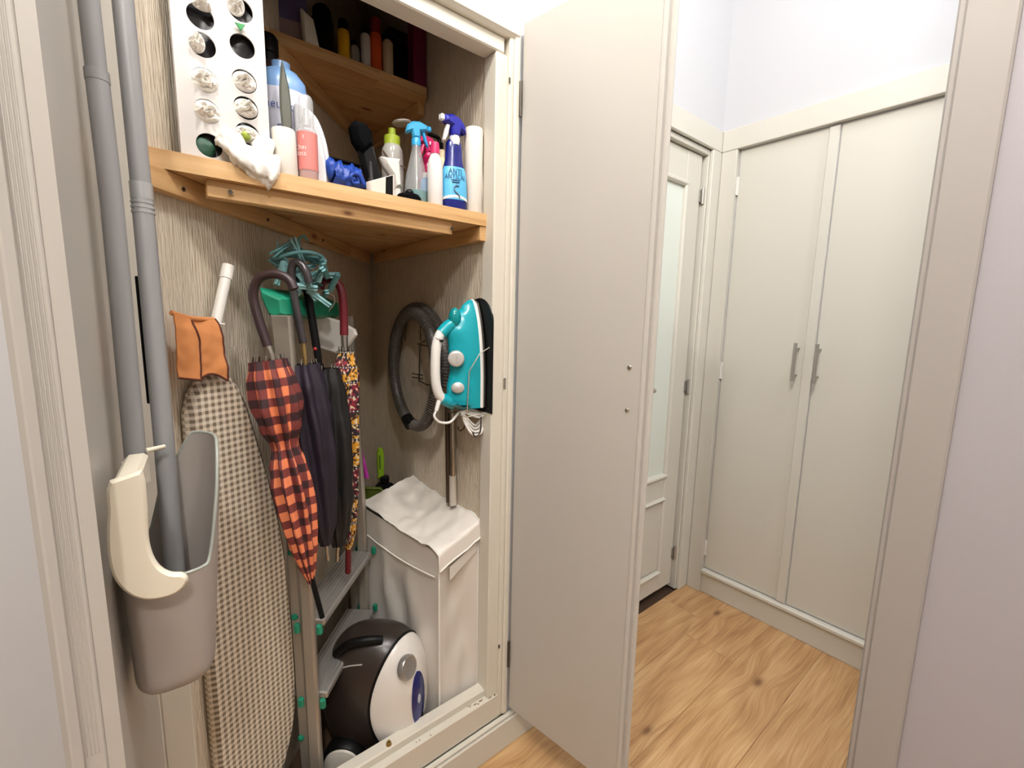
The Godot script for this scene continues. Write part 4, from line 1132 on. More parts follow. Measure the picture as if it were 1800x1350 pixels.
func build_hanging_items() -> void:
	# step ladder leaning along the diagonal wall
	var alu := mat(srgb(168, 160, 148), 0.38, 0.55)
	var teal := mat(srgb(18, 128, 98), 0.45)
	var L := diag_thing("step_ladder", "aluminium step ladder with a green plastic top and green step ends, behind the umbrellas", "ladder", 0.12, 0.055, 0.21)
	var o := Vector3(0.12, 0.055, 0.0)
	for u in [0.0, -0.33]:
		obj("front_rail", MB.new().prism([Vector2(-0.036, 1.212), Vector2(0.004, 1.212), Vector2(0.0215, 0.645), Vector2(0.027, 0.0), Vector2(-0.001, 0.0), Vector2(-0.003, 0.645)], 0.02, 0.003, Vector3(0, 0, u)), alu, L)
		obj("rear_leg", MB.new().prism([Vector2(-0.03, 1.19), Vector2(-0.012, 1.19), Vector2(-0.014, 0.645), Vector2(-0.004, 0.0), Vector2(-0.03, 0.0), Vector2(-0.039, 0.645)], 0.018, 0.003, Vector3(0, 0, u - 0.015)), alu, L)
		for sx in [0.013, -0.018]:
			obj("rubber_foot", MB.new().box(Vector3(0.034, 0.03, 0.028), Vector3(sx, 0.014, u), 0.005), teal, L)
	# green top cap
	obj("top_cap", MB.new().prism([Vector2(-0.062, 1.268), Vector2(-0.05, 1.262), Vector2(-0.014, 1.246), Vector2(-0.012, 1.214), Vector2(-0.03, 1.204), Vector2(-0.046, 1.212), Vector2(-0.060, 1.245)], 0.28, 0.006, Vector3(0, 0, -0.138)), teal, L)
	for y in [0.505, 0.315]:
		var sd := MB.new().box(Vector3(0.082, 0.018, 0.31), Vector3(0.0, y, -0.165), 0.003)
		for k in 9:
			sd.box(Vector3(0.003, 0.003, 0.30), Vector3(-0.036 + k * 0.009, y + 0.0095, -0.165), 0.0008)
		var st = obj("step", sd, mat(srgb(176, 174, 170), 0.34, 0.6), L)
		for sx in [-0.012, 0.040]:
			for u in [0.012, -0.342]:
				obj("step_end", MB.new().box(Vector3(0.014, 0.026, 0.012), Vector3(sx, y, u), 0.004), teal, st)
	for y in [0.68, 0.52, 0.20]:
		obj("rivet", MB.new().at(Transform3D(Basis(Vector3.RIGHT, PI / 2), Vector3(-0.026, y, -0.006))).lathe([Vector2(0.008, 0), Vector2(0.007, 0.004), Vector2(0.0001, 0.006)], 14), teal, L)

	# the four umbrellas
	umbrella("orange and maroon checked umbrella with a dark brown crook handle", 0.15, [Vector2(0.165, 1.317), Vector2(0.157, 1.333), Vector2(0.143, 1.342), Vector2(0.119, 1.345), Vector2(0.094, 1.334), Vector2(0.083, 1.305), Vector2(0.090, 1.262), Vector2(0.106, 1.206)], 0.0088, mat(srgb(46, 28, 30), 0.45), [Vector2(0.105, 1.21), Vector2(0.112, 1.19), Vector2(0.118, 1.12)], M.chrome, 0.0065, Vector2(0.106, 1.178), Vector2(0.171, 0.705), Vector2(0.192, 0.626), [0.032, 0.039, 0.041, 0.034, 0.021, 0.029, 0.033, 0.032, 0.029, 0.024, 0.016, 0.006], M.checks, M.black, 0.0055, 8, 5.0, 201)
	var purple := mat(srgb(24, 15, 31), 0.6)
	umbrella("dark purple umbrella with a glossy grey crook handle and a brass ferrule", 0.24, [Vector2(0.150, 1.335), Vector2(0.146, 1.355), Vector2(0.137, 1.371), Vector2(0.124, 1.378), Vector2(0.114, 1.366), Vector2(0.113, 1.335), Vector2(0.121, 1.272), Vector2(0.131, 1.208)], 0.0082, mat(srgb(62, 58, 60), 0.2, 0.3), [Vector2(0.131, 1.212), Vector2(0.134, 1.165), Vector2(0.137, 1.1)], mat(srgb(176, 148, 96), 0.3, 0.8), 0.005, Vector2(0.128, 1.162), Vector2(0.163, 0.745), Vector2(0.166, 0.705), [0.031, 0.038, 0.041, 0.040, 0.037, 0.033, 0.026, 0.013], purple, M.chrome, 0.004, 8, 3.0, 202)
	var u3 := umbrella("black umbrella with a plain black crook handle and a small red button", 0.30, [Vector2(0.086, 1.312), Vector2(0.087, 1.336), Vector2(0.098, 1.349), Vector2(0.108, 1.342), Vector2(0.115, 1.322), Vector2(0.123, 1.260), Vector2(0.131, 1.195)], 0.0088, M.black, [Vector2(0.131, 1.2), Vector2(0.135, 1.155), Vector2(0.14, 1.1)], M.black, 0.008, Vector2(0.143, 1.146), Vector2(0.166, 0.712), Vector2(0.160, 0.668), [0.032, 0.040, 0.042, 0.041, 0.039, 0.036, 0.029, 0.015], mat(srgb(9, 9, 11), 0.55), M.chrome, 0.004, 8, -2.0, 203)
	obj("button", MB.new().ball(Vector3(0.132 - 0.143, 1.192 - 0.668, 0.009), Vector3(0.0042, 0.0042, 0.0025), 12), mat(srgb(150, 24, 36), 0.4), u3)
	var red := mat(srgb(96, 16, 28), 0.42)
	umbrella("yellow and dark red floral umbrella with a crimson crook handle", 0.36, [Vector2(0.116, 1.330), Vector2(0.121, 1.344), Vector2(0.137, 1.353), Vector2(0.156, 1.348), Vector2(0.169, 1.325), Vector2(0.172, 1.275), Vector2(0.171, 1.222)], 0.0095, red, [Vector2(0.171, 1.225), Vector2(0.172, 1.16), Vector2(0.174, 1.1)], M.chrome, 0.0075, Vector2(0.174, 1.184), Vector2(0.165, 0.672), Vector2(0.161, 0.602), [0.018, 0.028, 0.027, 0.026, 0.026, 0.025, 0.024, 0.022, 0.018, 0.010], M.floral, red, 0.0075, 6, 2.0, 204)
	# clear plastic sleeve beside the checked umbrella
	var cl := diag_thing("umbrella_sleeve", "long clear plastic sleeve hanging behind the checked umbrella", "sleeve", 0.10, 0.73, 0.235)
	var ns := fbm(211, 0.03, 2)
	obj("film", MB.new().grid(func(u, v):
		var th: float = (0.0 if u >= 1.0 else u) * TAU
		var r := lerpf(0.012, 0.026, smoothstep(0.0, 0.4, v)) * (1.0 + 0.25 * ns.get_noise_3d(cos(th) * 40, sin(th) * 40, v * 120.0))
		return Vector3(lerpf(-0.012, 0.018, v) + cos(th) * r, 0.42 * (1.0 - v), sin(th) * r * 0.5), 28, 24), mat(srgb(224, 218, 210, 0.22), 0.1), cl)
	obj("seam", MB.new().tube([Vector3(-0.001, 0.42, 0.004), Vector3(0.014, 0.25, 0.006), Vector3(0.042, 0.02, 0.006)], 0.0012, 6), mat(srgb(206, 196, 186, 0.7), 0.2), cl)
	# white plastic panel on a wire hook
	var wp := diag_thing("dustpan", "white plastic scoop hanging by a thin white wire hook behind the red handle", "dustpan", 0.115, 1.172, 0.43)
	obj("plate", MB.new().prism([Vector2(-0.052, 0.102), Vector2(0.02, 0.083), Vector2(0.058, 0.062), Vector2(0.062, 0.048), Vector2(0.042, 0.022), Vector2(0.004, -0.002), Vector2(-0.044, 0.012)], 0.014, 0.005), mat(srgb(232, 228, 222), 0.5), wp)
	obj("wire_hook", MB.new().tube(smooth_path([Vector3(-0.022, 0.094, 0.006), Vector3(-0.004, 0.112, 0.008), Vector3(0.008, 0.13, 0.008), Vector3(0.005, 0.146, 0.008), Vector3(-0.008, 0.148, 0.008)], 5), 0.0016, 6), M.white, wp)
	# clothes pegs on a small hanger
	var pm := mat(srgb(140, 188, 192), 0.45)
	var pm2 := mat(srgb(100, 154, 158), 0.5)
	var ph := diag_thing("peg_hanger", "cluster of dusty teal clothes pegs on a small hanging airer under the shelf corner", "peg hanger", 0.10, 1.29, 0.30)
	var ring := []
	for k in 24:
		ring.append(Vector3(0.055 * cos(TAU * k / 24.0), 0.105 + 0.008 * sin(TAU * k / 12.0), 0.05 * sin(TAU * k / 24.0)))
	obj("ring", MB.new().tube(ring, 0.004, 8, true), pm2, ph)
	obj("hook", MB.new().tube(smooth_path([Vector3(0, 0.10, 0), Vector3(0.0, 0.14, 0), Vector3(0.012, 0.152, 0), Vector3(0.02, 0.142, 0)], 5), 0.003, 8), pm2, ph)
	for k in 3:
		var a := TAU * k / 3.0
		obj("spoke", MB.new().tube([Vector3(0, 0.11, 0), Vector3(0.055 * cos(a), 0.105, 0.05 * sin(a))], 0.003, 8), pm2, ph)
	var arm := MB.new()
	arm.prism([Vector2(-0.007, 0.028), Vector2(-0.003, 0.03), Vector2(0.0, 0.008), Vector2(-0.001, -0.028), Vector2(-0.005, -0.028), Vector2(-0.005, 0.004)], 0.011, 0.0014)
	arm.prism([Vector2(0.007, 0.028), Vector2(0.003, 0.03), Vector2(0.0, 0.008), Vector2(0.001, -0.028), Vector2(0.005, -0.028), Vector2(0.005, 0.004)], 0.011, 0.0014)
	arm.tube([Vector3(-0.007, 0.006, 0), Vector3(0.007, 0.006, 0)], 0.0028, 8)
	var peg_mesh := arm.build()
	var rng := RandomNumberGenerator.new()
	rng.seed = 5
	for k in 30:
		var rad := sqrt(rng.randf())
		var an := rng.randf() * TAU
		var px := 0.006 + 0.066 * rad * cos(an)
		var p := put("peg", peg_mesh, pm if rng.randf() < 0.7 else pm2, ph, Vector3(px, 0.078 - px * 0.35 + 0.044 * rad * sin(an), rng.randf_range(-0.045, 0.05)))
		p.rotation = Vector3(rng.randf_range(-0.7, 0.7), rng.randf_range(-1.2, 1.2), rng.randf_range(-2.4, 2.4))
	var lone := put("peg", peg_mesh, pm, ph, Vector3(0.052, 0.016, 0.02))
	lone.rotation = Vector3(0.2, 0.3, 0.9)
	# ironing board in its checked cover
	var bt := thing("ironing_board", "upright ironing board in a beige gingham cover beside the left jamb", "ironing board", Vector3(0.03, 0.06, -0.955), 0.5096)
	var out := [Vector2(0.020, 1.03), Vector2(0.030, 1.065), Vector2(0.050, 1.09), Vector2(0.072, 1.0985), Vector2(0.094, 1.096), Vector2(0.112, 1.083), Vector2(0.127, 1.062), Vector2(0.140, 1.03), Vector2(0.150, 0.99), Vector2(0.178, 0.874), Vector2(0.200, 0.76), Vector2(0.211, 0.66), Vector2(0.219, 0.50), Vector2(0.221, 0.36), Vector2(0.216, 0.275), Vector2(0.203, 0.22), Vector2(0.180, 0.165), Vector2(0.150, 0.13), Vector2(0.110, 0.115), Vector2(0.05, 0.11), Vector2(0.020, 0.12)]
	obj("cover", MB.new().prism(out, 0.030, 0.011, Vector3(0, 0, -0.008)), M.gingham, bt)
	var inv := bt.transform.affine_inverse()
	var la := inv * dw(0.028, 1.357, 0.162)
	var lb := inv * dw(0.028, 1.17, 0.083)
	obj("leg", MB.new().tube([la, lb], 0.0098, 14), M.white, bt)
	obj("end_cap", MB.new().tube([la + (la - lb).normalized() * 0.004, la.lerp(lb, 0.12)], 0.0112, 14), M.white, bt)
	obj("cross_rod", MB.new().tube([inv * dw(0.045, 1.250, 0.088), inv * dw(0.05, 1.248, 0.108)], 0.0022, 8), M.white, bt)
	for x in [0.06, 0.17]:
		obj("foot", MB.new().tube([Vector3(x, 0.0, -0.012), Vector3(x, 0.14, -0.012)], 0.008, 10), M.white, bt)
	# orange cloth folded over the rod
	var ct := thing("cloth", "orange microfibre cloth with dark brown hems draped over the top of the ironing board", "cloth", Vector3(0.03, 1.14, -0.955), 0.5096)
	var om := textured(fleece(), 0.95, 1.2, Vector3(14, 14, 1))
	var nz := fbm(221, 0.012, 2)
	var fa := func(u: float, v: float) -> Vector3:
		var x := lerpf(0.030, 0.074 + 0.012 * sqrt(v), u)
		var y := lerpf(0.118, 0.012 + 0.012 * sin(u * PI) * 1.0 - 0.008 * u, v)
		return Vector3(x, y, 0.018 + 0.006 * sin(v * 2.2) + 0.005 * nz.get_noise_2d(x * 1500.0, y * 1500.0))
	obj("right_fold", MB.new().sheet(fa, 18, 22, Vector3(0, 0, 0.003)), om, ct)
	var fb := func(u: float, v: float) -> Vector3:
		var x := lerpf(-0.004, 0.026 + 0.010 * smoothstep(0.0, 0.4, v) - 0.004 * v, u)
		var y := lerpf(0.128 - 0.012 * u * u, 0.02 - 0.008 * u, v)
		return Vector3(x, y, 0.027 + 0.004 * sin(v * 2.6 + 0.5) + 0.005 * nz.get_noise_2d(x * 1500.0 + 300.0, y * 1500.0))
	obj("left_fold", MB.new().sheet(fb, 16, 22, Vector3(0, 0, 0.003)), om, ct)
	var hem := mat(srgb(88, 42, 26), 0.9)
	for e in [[fa, 1], [fa, 2], [fb, 1], [fb, 2]]:
		var pts := []
		for k in 17:
			var f: float = k / 16.0
			pts.append((e[0] as Callable).call(1.0 if e[1] == 1 else f, f if e[1] == 1 else 1.0) + Vector3(0, 0, 0.0006))
		obj("hem", MB.new().tube(pts, 0.0022, 6), hem, ct)
	obj("top_roll", MB.new().tube(smooth_path([Vector3(-0.004, 0.128, 0.024), Vector3(0.03, 0.119, 0.02), Vector3(0.074, 0.117, 0.014)], 5), 0.0042, 8), om, ct)

func fleece() -> Image:
	var img := Image.create(64, 64, false, Image.FORMAT_RGB8)
	var rng := RandomNumberGenerator.new()
	rng.seed = 3
	for y in 64:
		for x in 64:
			var k := rng.randf_range(-0.08, 0.08)
			var c := srgb(208, 136, 80)
			img.set_pixel(x, y, c.lightened(k) if k > 0.0 else c.darkened(-k))
	return img

# ------------------------------------------------------------------ side wall and floor of the cupboard
func build_floor_items() -> void:
	# coiled vacuum hose on the side wall
	var hs := thing("vacuum_hose", "coiled dark grey corrugated vacuum hose hanging on the cupboard's side wall", "hose", Vector3(0.662, 0.9, -1.30))
	var path := []
	var turns := 1.72
	var nst := 230
	for k in nst + 1:
		var f := float(k) / nst
		var a := -PI * 0.62 - f * TAU * turns      # from the inner end, up the left side and over the top
		var w := smoothstep(0.45, 0.75, f)
		var c := Vector2(-1.272, 1.106).lerp(Vector2(-1.305, 1.104), w)
		var rz := lerpf(0.142, 0.184, w)
		var ry := lerpf(0.176, 0.193, w)
		path.append(Vector3(-0.016 + 0.030 * w - 0.662 + 0.662, c.y + sin(-a) * ry * -1.0 - 0.9, c.x + cos(a) * rz * 1.0 + 1.30))
	var rr := []
	for k in path.size():
		rr.append(0.0168)
	obj("tube", MB.new().tube(path, rr, 14), mat(srgb(62, 58, 55), 0.4), hs)
	var ribs := MB.new()
	var run := 0.0
	var nextr := 0.0
	for k in path.size() - 1:
		var a: Vector3 = path[k]
		var b: Vector3 = path[k + 1]
		run += a.distance_to(b)
		if run >= nextr:
			var d := (b - a).normalized()
			ribs.tube([a - d * 0.0014, a, a + d * 0.0014], [0.0168, 0.0186, 0.0168], 14, false, false)
			nextr += 0.0058
	obj("corrugation", ribs, mat(srgb(92, 87, 81), 0.36), hs).set_meta("kind", "stuff")
	obj("end_cuff", MB.new().tube([path[0], path[0] + (path[0] - path[4]).normalized() * 0.035], 0.0195, 16), M.black, hs)
	# wire rack behind it
	var wr := thing("wire_rack", "thin dark wire rack on the side wall inside the hose coil", "rack", Vector3(0.69, 1.05, -1.29))
	var ds: Material = M.dark_steel
	obj("frame", MB.new().tube([Vector3(0, 0.01, -0.03), Vector3(0, 0.135, -0.025), Vector3(-0.004, 0.145, 0.02), Vector3(-0.004, 0.14, 0.075)], 0.0022, 8).tube([Vector3(0, 0.012, -0.03), Vector3(-0.004, 0.006, 0.03), Vector3(-0.004, 0.012, 0.08)], 0.0022, 8), ds, wr)
	obj("upper_bar", MB.new().tube([Vector3(-0.006, 0.133, -0.025), Vector3(-0.008, 0.128, 0.07)], 0.002, 8), ds, wr)
	for y in [0.022, 0.034]:
		obj("prong", MB.new().tube([Vector3(-0.004, y, 0.0), Vector3(-0.012, y, -0.055)], 0.002, 8), ds, wr)
	obj("hanger_wire", MB.new().tube(smooth_path([Vector3(0, 0.145, -0.02), Vector3(-0.004, 0.2, -0.012), Vector3(-0.006, 0.25, -0.02)], 4), 0.0018, 8), ds, wr)
	var arc := []
	for k in 15:
		var a := PI * k / 14.0
		arc.append(Vector3(-0.012, 0.14 + sin(a) * 0.10, -0.01 + cos(a) * 0.095))
	obj("top_arc", MB.new().tube(arc, 0.0022, 8), ds, wr)
	# two chrome vacuum tubes against the wall
	var vt := thing("vacuum_wand", "pair of slim chrome vacuum tubes clipped to the side wall above the laundry hamper", "vacuum tube", Vector3(0.682, 0.715, -1.11))
	obj("tube", MB.new().tube([Vector3(0, 0.0, -0.012), Vector3(0, 0.325, -0.02)], 0.0085, 14), mat(srgb(96, 84, 72), 0.3, 0.8), vt)
	obj("tube", MB.new().tube([Vector3(0, 0.004, 0.014), Vector3(0, 0.305, 0.008)], 0.0085, 14), M.chrome, vt)
	obj("sleeve", MB.new().tube([Vector3(-0.001, 0.0, 0.0145), Vector3(-0.001, 0.09, 0.0125)], 0.0105, 14), mat(srgb(198, 190, 180), 0.4), vt)
	obj("bracket", MB.new().box(Vector3(0.02, 0.02, 0.06), Vector3(0.004, 0.30, -0.005), 0.003), mat(srgb(160, 150, 136), 0.5), vt)
	build_iron()
	# hamper
	var hm := thing("laundry_hamper", "white translucent fabric laundry hamper with a draped lid", "hamper", Vector3(0.58, 0.06, -1.16))
	var A := Vector2(0.572, -0.99)
	var B := Vector2(0.698, -0.985)
	var C := Vector2(0.696, -1.385)
	var D := Vector2(0.488, -1.325)
	var nz := fbm(300, 0.006, 2)
	var fab := mat(srgb(216, 210, 202), 0.55)
	fab.backlight_enabled = true
	fab.backlight = Color(0.12, 0.11, 0.10)
	var quad := [D, A, B, C]
	var hts := [0.685, 0.645, 0.706, 0.708]
	var off := Vector3(-0.58, -0.06, 1.16)
	for k in 4:
		var p: Vector2 = quad[k]
		var q: Vector2 = quad[(k + 1) % 4]
		var h0: float = hts[k]
		var h1: float = hts[(k + 1) % 4]
		var nn := Vector3(-(q.y - p.y), 0, q.x - p.x).normalized()
		obj("side", MB.new().grid(func(u, v):
			var pp := p.lerp(q, u)
			var y := lerpf(0.062, lerpf(h0, h1, u) - 0.004, v)
			var e := sin(PI * u) * sin(PI * clampf(v, 0, 1))
			var w: float = (nz.get_noise_3d(pp.x * 1300.0, y * 420.0, pp.y * 1300.0) * 0.030 - 0.008) * e
			return Vector3(pp.x, y, pp.y) + off + nn * w, 22, 30), fab, hm)
		obj("corner_piping", MB.new().tube([Vector3(p.x, 0.062, p.y) + off, Vector3(p.x, h0, p.y) + off], 0.0035, 8), M.white, hm)
	var lid := func(u: float, v: float) -> Vector3:
		# u from left to right, v from back to front and then down over the front edge
		var lf := D.lerp(A + Vector2(-0.004, 0.004), minf(1.0, v / 0.86))
		var rt := C.lerp(B + Vector2(0.0, 0.004), minf(1.0, v / 0.86))
		var pp := lf.lerp(rt, u)
		var y := lerpf(lerpf(0.692, 0.712, u), lerpf(0.655, 0.716, u), smoothstep(0.0, 0.86, v)) - 0.012 * sin(PI * u) * sin(PI * minf(1.0, v / 0.86)) - 0.012 * sin(v * 3.4) + 0.006 * nz.get_noise_2d(pp.x * 2600.0, pp.y * 2600.0)
		var f := maxf(0.0, (v - 0.74) / 0.26)
		y -= 0.066 * f * f
		return Vector3(pp.x, y + 0.003, pp.y + 0.006 * f) + off
	var lm := obj("lid", MB.new().sheet(lid, 20, 40, Vector3(0, -0.003, 0.0)), mat(srgb(226, 220, 212), 0.42), hm)
	for e in 2:
		var pts := []
		for k in 31:
			pts.append(lid.call(float(e), k / 30.0) + Vector3(0, 0.001, 0))
		obj("piping", MB.new().tube(pts, 0.0028, 8), M.white, lm)
	var fp := []
	for k in 15:
		fp.append(lid.call(k / 14.0, 1.0))
	obj("piping", MB.new().tube(fp, 0.0026, 8), M.white, lm)
	obj("flap", MB.new().sheet(func(u, v): return Vector3(lerpf(0.60, 0.688, u), lerpf(0.596 + 0.045 * u, 0.556 + 0.06 * u, v), -0.982) + off, 8, 6, Vector3(0, 0, 0.002)), fab, hm)
	var sp := []
	for k in 17:
		var f := k / 16.0
		var pp := D.lerp(A, 0.06 + 0.9 * f)
		sp.append(Vector3(pp.x - 0.0045, 0.60 - 0.03 * f - 0.012 * sin(PI * f), pp.y + 0.001) + off)
	obj("pocket_seam", MB.new().tube(sp, 0.0022, 6), M.white, hm)
	build_vacuum()
	# lime brush and olive dustpan in the corner
	var gb := thing("hand_brush", "hand brush with an upright lime green handle behind the hamper", "brush", Vector3(0.603, 0.60, -1.44), -0.684)
	obj("handle", MB.new().prism([Vector2(-0.012, 0.11), Vector2(-0.013, 0.2), Vector2(-0.007, 0.222), Vector2(0.006, 0.222), Vector2(0.012, 0.2), Vector2(0.010, 0.11)], 0.014, 0.005), mat(srgb(122, 158, 22), 0.45), gb)
	obj("grip_slot", MB.new().box(Vector3(0.007, 0.05, 0.004), Vector3(-0.001, 0.172, 0.006), 0.0015), mat(srgb(66, 96, 14), 0.5), gb)
	obj("socket", MB.new().box(Vector3(0.03, 0.03, 0.024), Vector3(0.012, 0.108, 0), 0.006), M.black, gb)
	obj("bristle_block", MB.new().box(Vector3(0.06, 0.09, 0.03), Vector3(0.012, 0.05, 0), 0.008), M.black_soft, gb)
	var gp := thing("dustpan", "olive green dustpan standing in the back corner behind the hamper", "dustpan", Vector3(0.56, 0.50, -1.44), -0.684)
	obj("pan", MB.new().prism([Vector2(-0.05, 0.0), Vector2(0.06, 0.0), Vector2(0.066, 0.16), Vector2(0.04, 0.19), Vector2(-0.02, 0.19), Vector2(-0.048, 0.165)], 0.02, 0.006), mat(srgb(78, 92, 22), 0.5), gp)
	obj("rim", MB.new().tube([Vector3(-0.048, 0.165, 0.012), Vector3(-0.02, 0.19, 0.012), Vector3(0.04, 0.19, 0.012), Vector3(0.066, 0.16, 0.012)], 0.003, 8), mat(srgb(92, 108, 26), 0.5), gp)
	# magenta cloth
	var mc := thing("cloth", "magenta cloth strip hanging to the right of the floral umbrella", "cloth", Vector3(0.487, 0.77, -1.335), -0.684)
	var nm := fbm(330, 0.02, 2)
	obj("fabric", MB.new().sheet(func(u, v): return Vector3((u - 0.5) * lerpf(0.012, 0.05, v) - 0.004 + 0.012 * v, 0.16 * (1.0 - v), 0.006 * sin(u * 9.0) + 0.004 * nm.get_noise_2d(u * 60, v * 60)), 14, 16, Vector3(0, 0, 0.0015)), mat(srgb(176, 40, 160), 0.7), mc)
	obj("knot", MB.new().ball(Vector3(-0.004, 0.162, 0.0), Vector3(0.009, 0.008, 0.008), 12), mat(srgb(160, 34, 146), 0.7), mc)

func build_iron() -> void:
	# heat rest and wire holder on the wall
	var hr := thing("iron_holder", "black iron rest with a pale wire cradle on the side wall", "holder", Vector3(0.69, 1.02, -1.0))
	var plate := []
	for k in 17:
		var a := PI * k / 16.0
		plate.append(Vector2(cos(a) * 0.062, 0.24 + sin(a) * 0.062))
	plate.append(Vector2(-0.062, 0.0)); plate.append(Vector2(0.062, 0.0))
	obj("rest_plate", MB.new().at(Transform3D(Basis(Vector3.UP, PI / 2), Vector3(0.006, 0, 0.01))).prism(plate, 0.006, 0.002), M.black, hr)
	var wire := mat(srgb(176, 172, 160), 0.35, 0.4)
	obj("cradle_wire", MB.new().tube([Vector3(0.004, 0.175, 0.06), Vector3(-0.03, 0.16, 0.064), Vector3(-0.052, 0.115, 0.05), Vector3(-0.055, 0.01, 0.045), Vector3(0.0, -0.004, 0.045)], 0.0016, 8), wire, hr)
	obj("cradle_wire", MB.new().tube([Vector3(0.004, 0.0, -0.05), Vector3(-0.06, -0.004, -0.05), Vector3(-0.06, -0.004, 0.05), Vector3(0.004, 0.0, 0.05)], 0.0018, 8), wire, hr)
	for z in [-0.03, 0.045]:
		obj("wire_hook", MB.new().tube(smooth_path([Vector3(-0.01, -0.01, z), Vector3(-0.012, -0.05, z), Vector3(-0.028, -0.062, z), Vector3(-0.036, -0.048, z)], 4), 0.002, 8), M.dark_steel, hr)
	var t := thing("iron", "turquoise and white steam iron standing nose up in its wall holder", "iron", Vector3(0.69, 1.035, -1.0))
	var teal := mat(srgb(10, 154, 168), 0.22)
	var teal2 := mat(srgb(6, 112, 124), 0.25)
	var white := mat(srgb(232, 230, 226), 0.3)
	var w := func(y: float) -> float:
		return 0.047 if y < 0.05 else 0.047 * pow(maxf(0.0, 1.0 - pow((y - 0.05) / 0.232, 2.2)), 0.62)
	var fr := func(y: float) -> float:
		# how far the shell stands out from the sole
		var k := [Vector2(0.0, 0.055), Vector2(0.02, 0.076), Vector2(0.05, 0.074), Vector2(0.10, 0.064), Vector2(0.16, 0.07), Vector2(0.20, 0.078), Vector2(0.235, 0.058), Vector2(0.265, 0.03), Vector2(0.281, 0.012)]
		for i in k.size() - 1:
			if y <= k[i + 1].x:
				return lerpf(k[i].y, k[i + 1].y, smoothstep(0.0, 1.0, (y - k[i].x) / (k[i + 1].x - k[i].x)))
		return 0.01
	obj("shell", MB.new().grid(func(u, v):
		var y: float = lerpf(0.0, 0.281, v)
		var a: float = u * PI
		var e := 0.72
		var ww: float = w.call(y) * lerpf(1.0, 0.62, pow(sin(a), 2.0))
		return Vector3(-0.012 - fr.call(y) * pow(absf(sin(a)), e), y, -cos(a) * ww), 24, 40), teal, t)
	obj("heel", MB.new().prism([Vector2(-0.012, -0.002), Vector2(-0.064, -0.002), Vector2(-0.09, 0.012), Vector2(-0.08, 0.022), Vector2(-0.012, 0.012)], 0.084, 0.008), teal2, t)
	var rim := []
	for k in 29:
		var f := k / 28.0
		rim.append(Vector2(w.call(lerpf(0.0, 0.282, f)) + 0.002, lerpf(0.0, 0.284, f)))
	for k in range(28, -1, -1):
		rim.append(Vector2(-rim[k].x, rim[k].y))
	rim.remove_at(29)
	obj("white_skirt", MB.new().at(Transform3D(Basis(Vector3.UP, PI / 2), Vector3(-0.009, 0, 0))).prism(rim, 0.010, 0.002), white, t)
	obj("soleplate", MB.new().at(Transform3D(Basis(Vector3.UP, PI / 2), Vector3(-0.001, 0.001, 0))).prism(rim, 0.005, 0.001), mat(srgb(70, 66, 62), 0.35, 0.6), t)
	# handle: white outside, turquoise ends
	var hp := smooth_path([Vector3(-0.075, 0.215, 0), Vector3(-0.103, 0.198, 0), Vector3(-0.118, 0.165, 0), Vector3(-0.122, 0.11, 0), Vector3(-0.119, 0.06, 0), Vector3(-0.104, 0.028, 0), Vector3(-0.07, 0.014, 0)], 6)
	obj("grip", MB.new().tube(hp, 0.0125, 14), white, t)
	obj("grip_front", MB.new().tube([hp[0], hp[3], hp[7]], [0.018, 0.0165, 0.0145], 14), teal, t)
	obj("grip_heel", MB.new().tube([hp[30], hp[33], hp[36]], [0.014, 0.017, 0.02], 14), teal, t)
	obj("water_window", MB.new().ball(Vector3(-0.068, 0.232, 0.006), Vector3(0.017, 0.028, 0.016), 18), mat(srgb(6, 128, 132), 0.1), t)
	obj("steam_button", MB.new().box(Vector3(0.012, 0.012, 0.016), Vector3(-0.118, 0.183, 0.006), 0.004), white, t)
	obj("switch", MB.new().box(Vector3(0.010, 0.006, 0.012), Vector3(-0.112, 0.176, 0.0125), 0.002), M.black, t)
	var face := Basis(Vector3.UP, -0.5) * Basis(Vector3.RIGHT, PI / 2)
	var silver := mat(srgb(206, 204, 200), 0.25, 0.3)
	obj("dial", MB.new().at(Transform3D(face, Vector3(-0.074, 0.131, 0.022))).lathe([Vector2(0.021, 0.0), Vector2(0.021, 0.008), Vector2(0.018, 0.012), Vector2(0.014, 0.013), Vector2(0.0001, 0.012)], 28).at(Transform3D(face, Vector3(-0.078, 0.131, 0.034))).box(Vector3(0.004, 0.003, 0.02), Vector3(0, 0.001, 0), 0.001), silver, t)
	obj("spray_knob", MB.new().at(Transform3D(face, Vector3(-0.07, 0.056, 0.024))).lathe([Vector2(0.015, 0.0), Vector2(0.015, 0.007), Vector2(0.011, 0.011), Vector2(0.0001, 0.012)], 24, 1.1, 0.95), silver, t)
	# cord: strain relief, hank, loose loops
	var c0 := Vector3(-0.05, -0.065, 0.0)
	var lp := [Vector3(-0.072, 0.062, 0.004), Vector3(-0.078, 0.048, 0.005), Vector3(-0.064, 0.032, 0.008), Vector3(-0.035, 0.030, 0.014), Vector3(-0.004, 0.056, 0.016)]
	for k in 4:
		var d := k * 0.006
		lp.append_array([Vector3(0.034 + d * 0.4, 0.054 - d, 0.024 + d * 0.5), Vector3(0.060 - d * 0.2, 0.028 + d, 0.02 + d), Vector3(0.048, -0.006 + d * 1.2, 0.036 - d), Vector3(0.012 + d, -0.002 + d, 0.04 - d), Vector3(-0.004 - d * 0.5, 0.05 + d * 0.4, 0.022 + d * 0.4)])
	for k in lp.size(): lp[k] += c0
	var cord := obj("cord", MB.new().tube(smooth_path(lp, 5), 0.0034, 8), white, t)
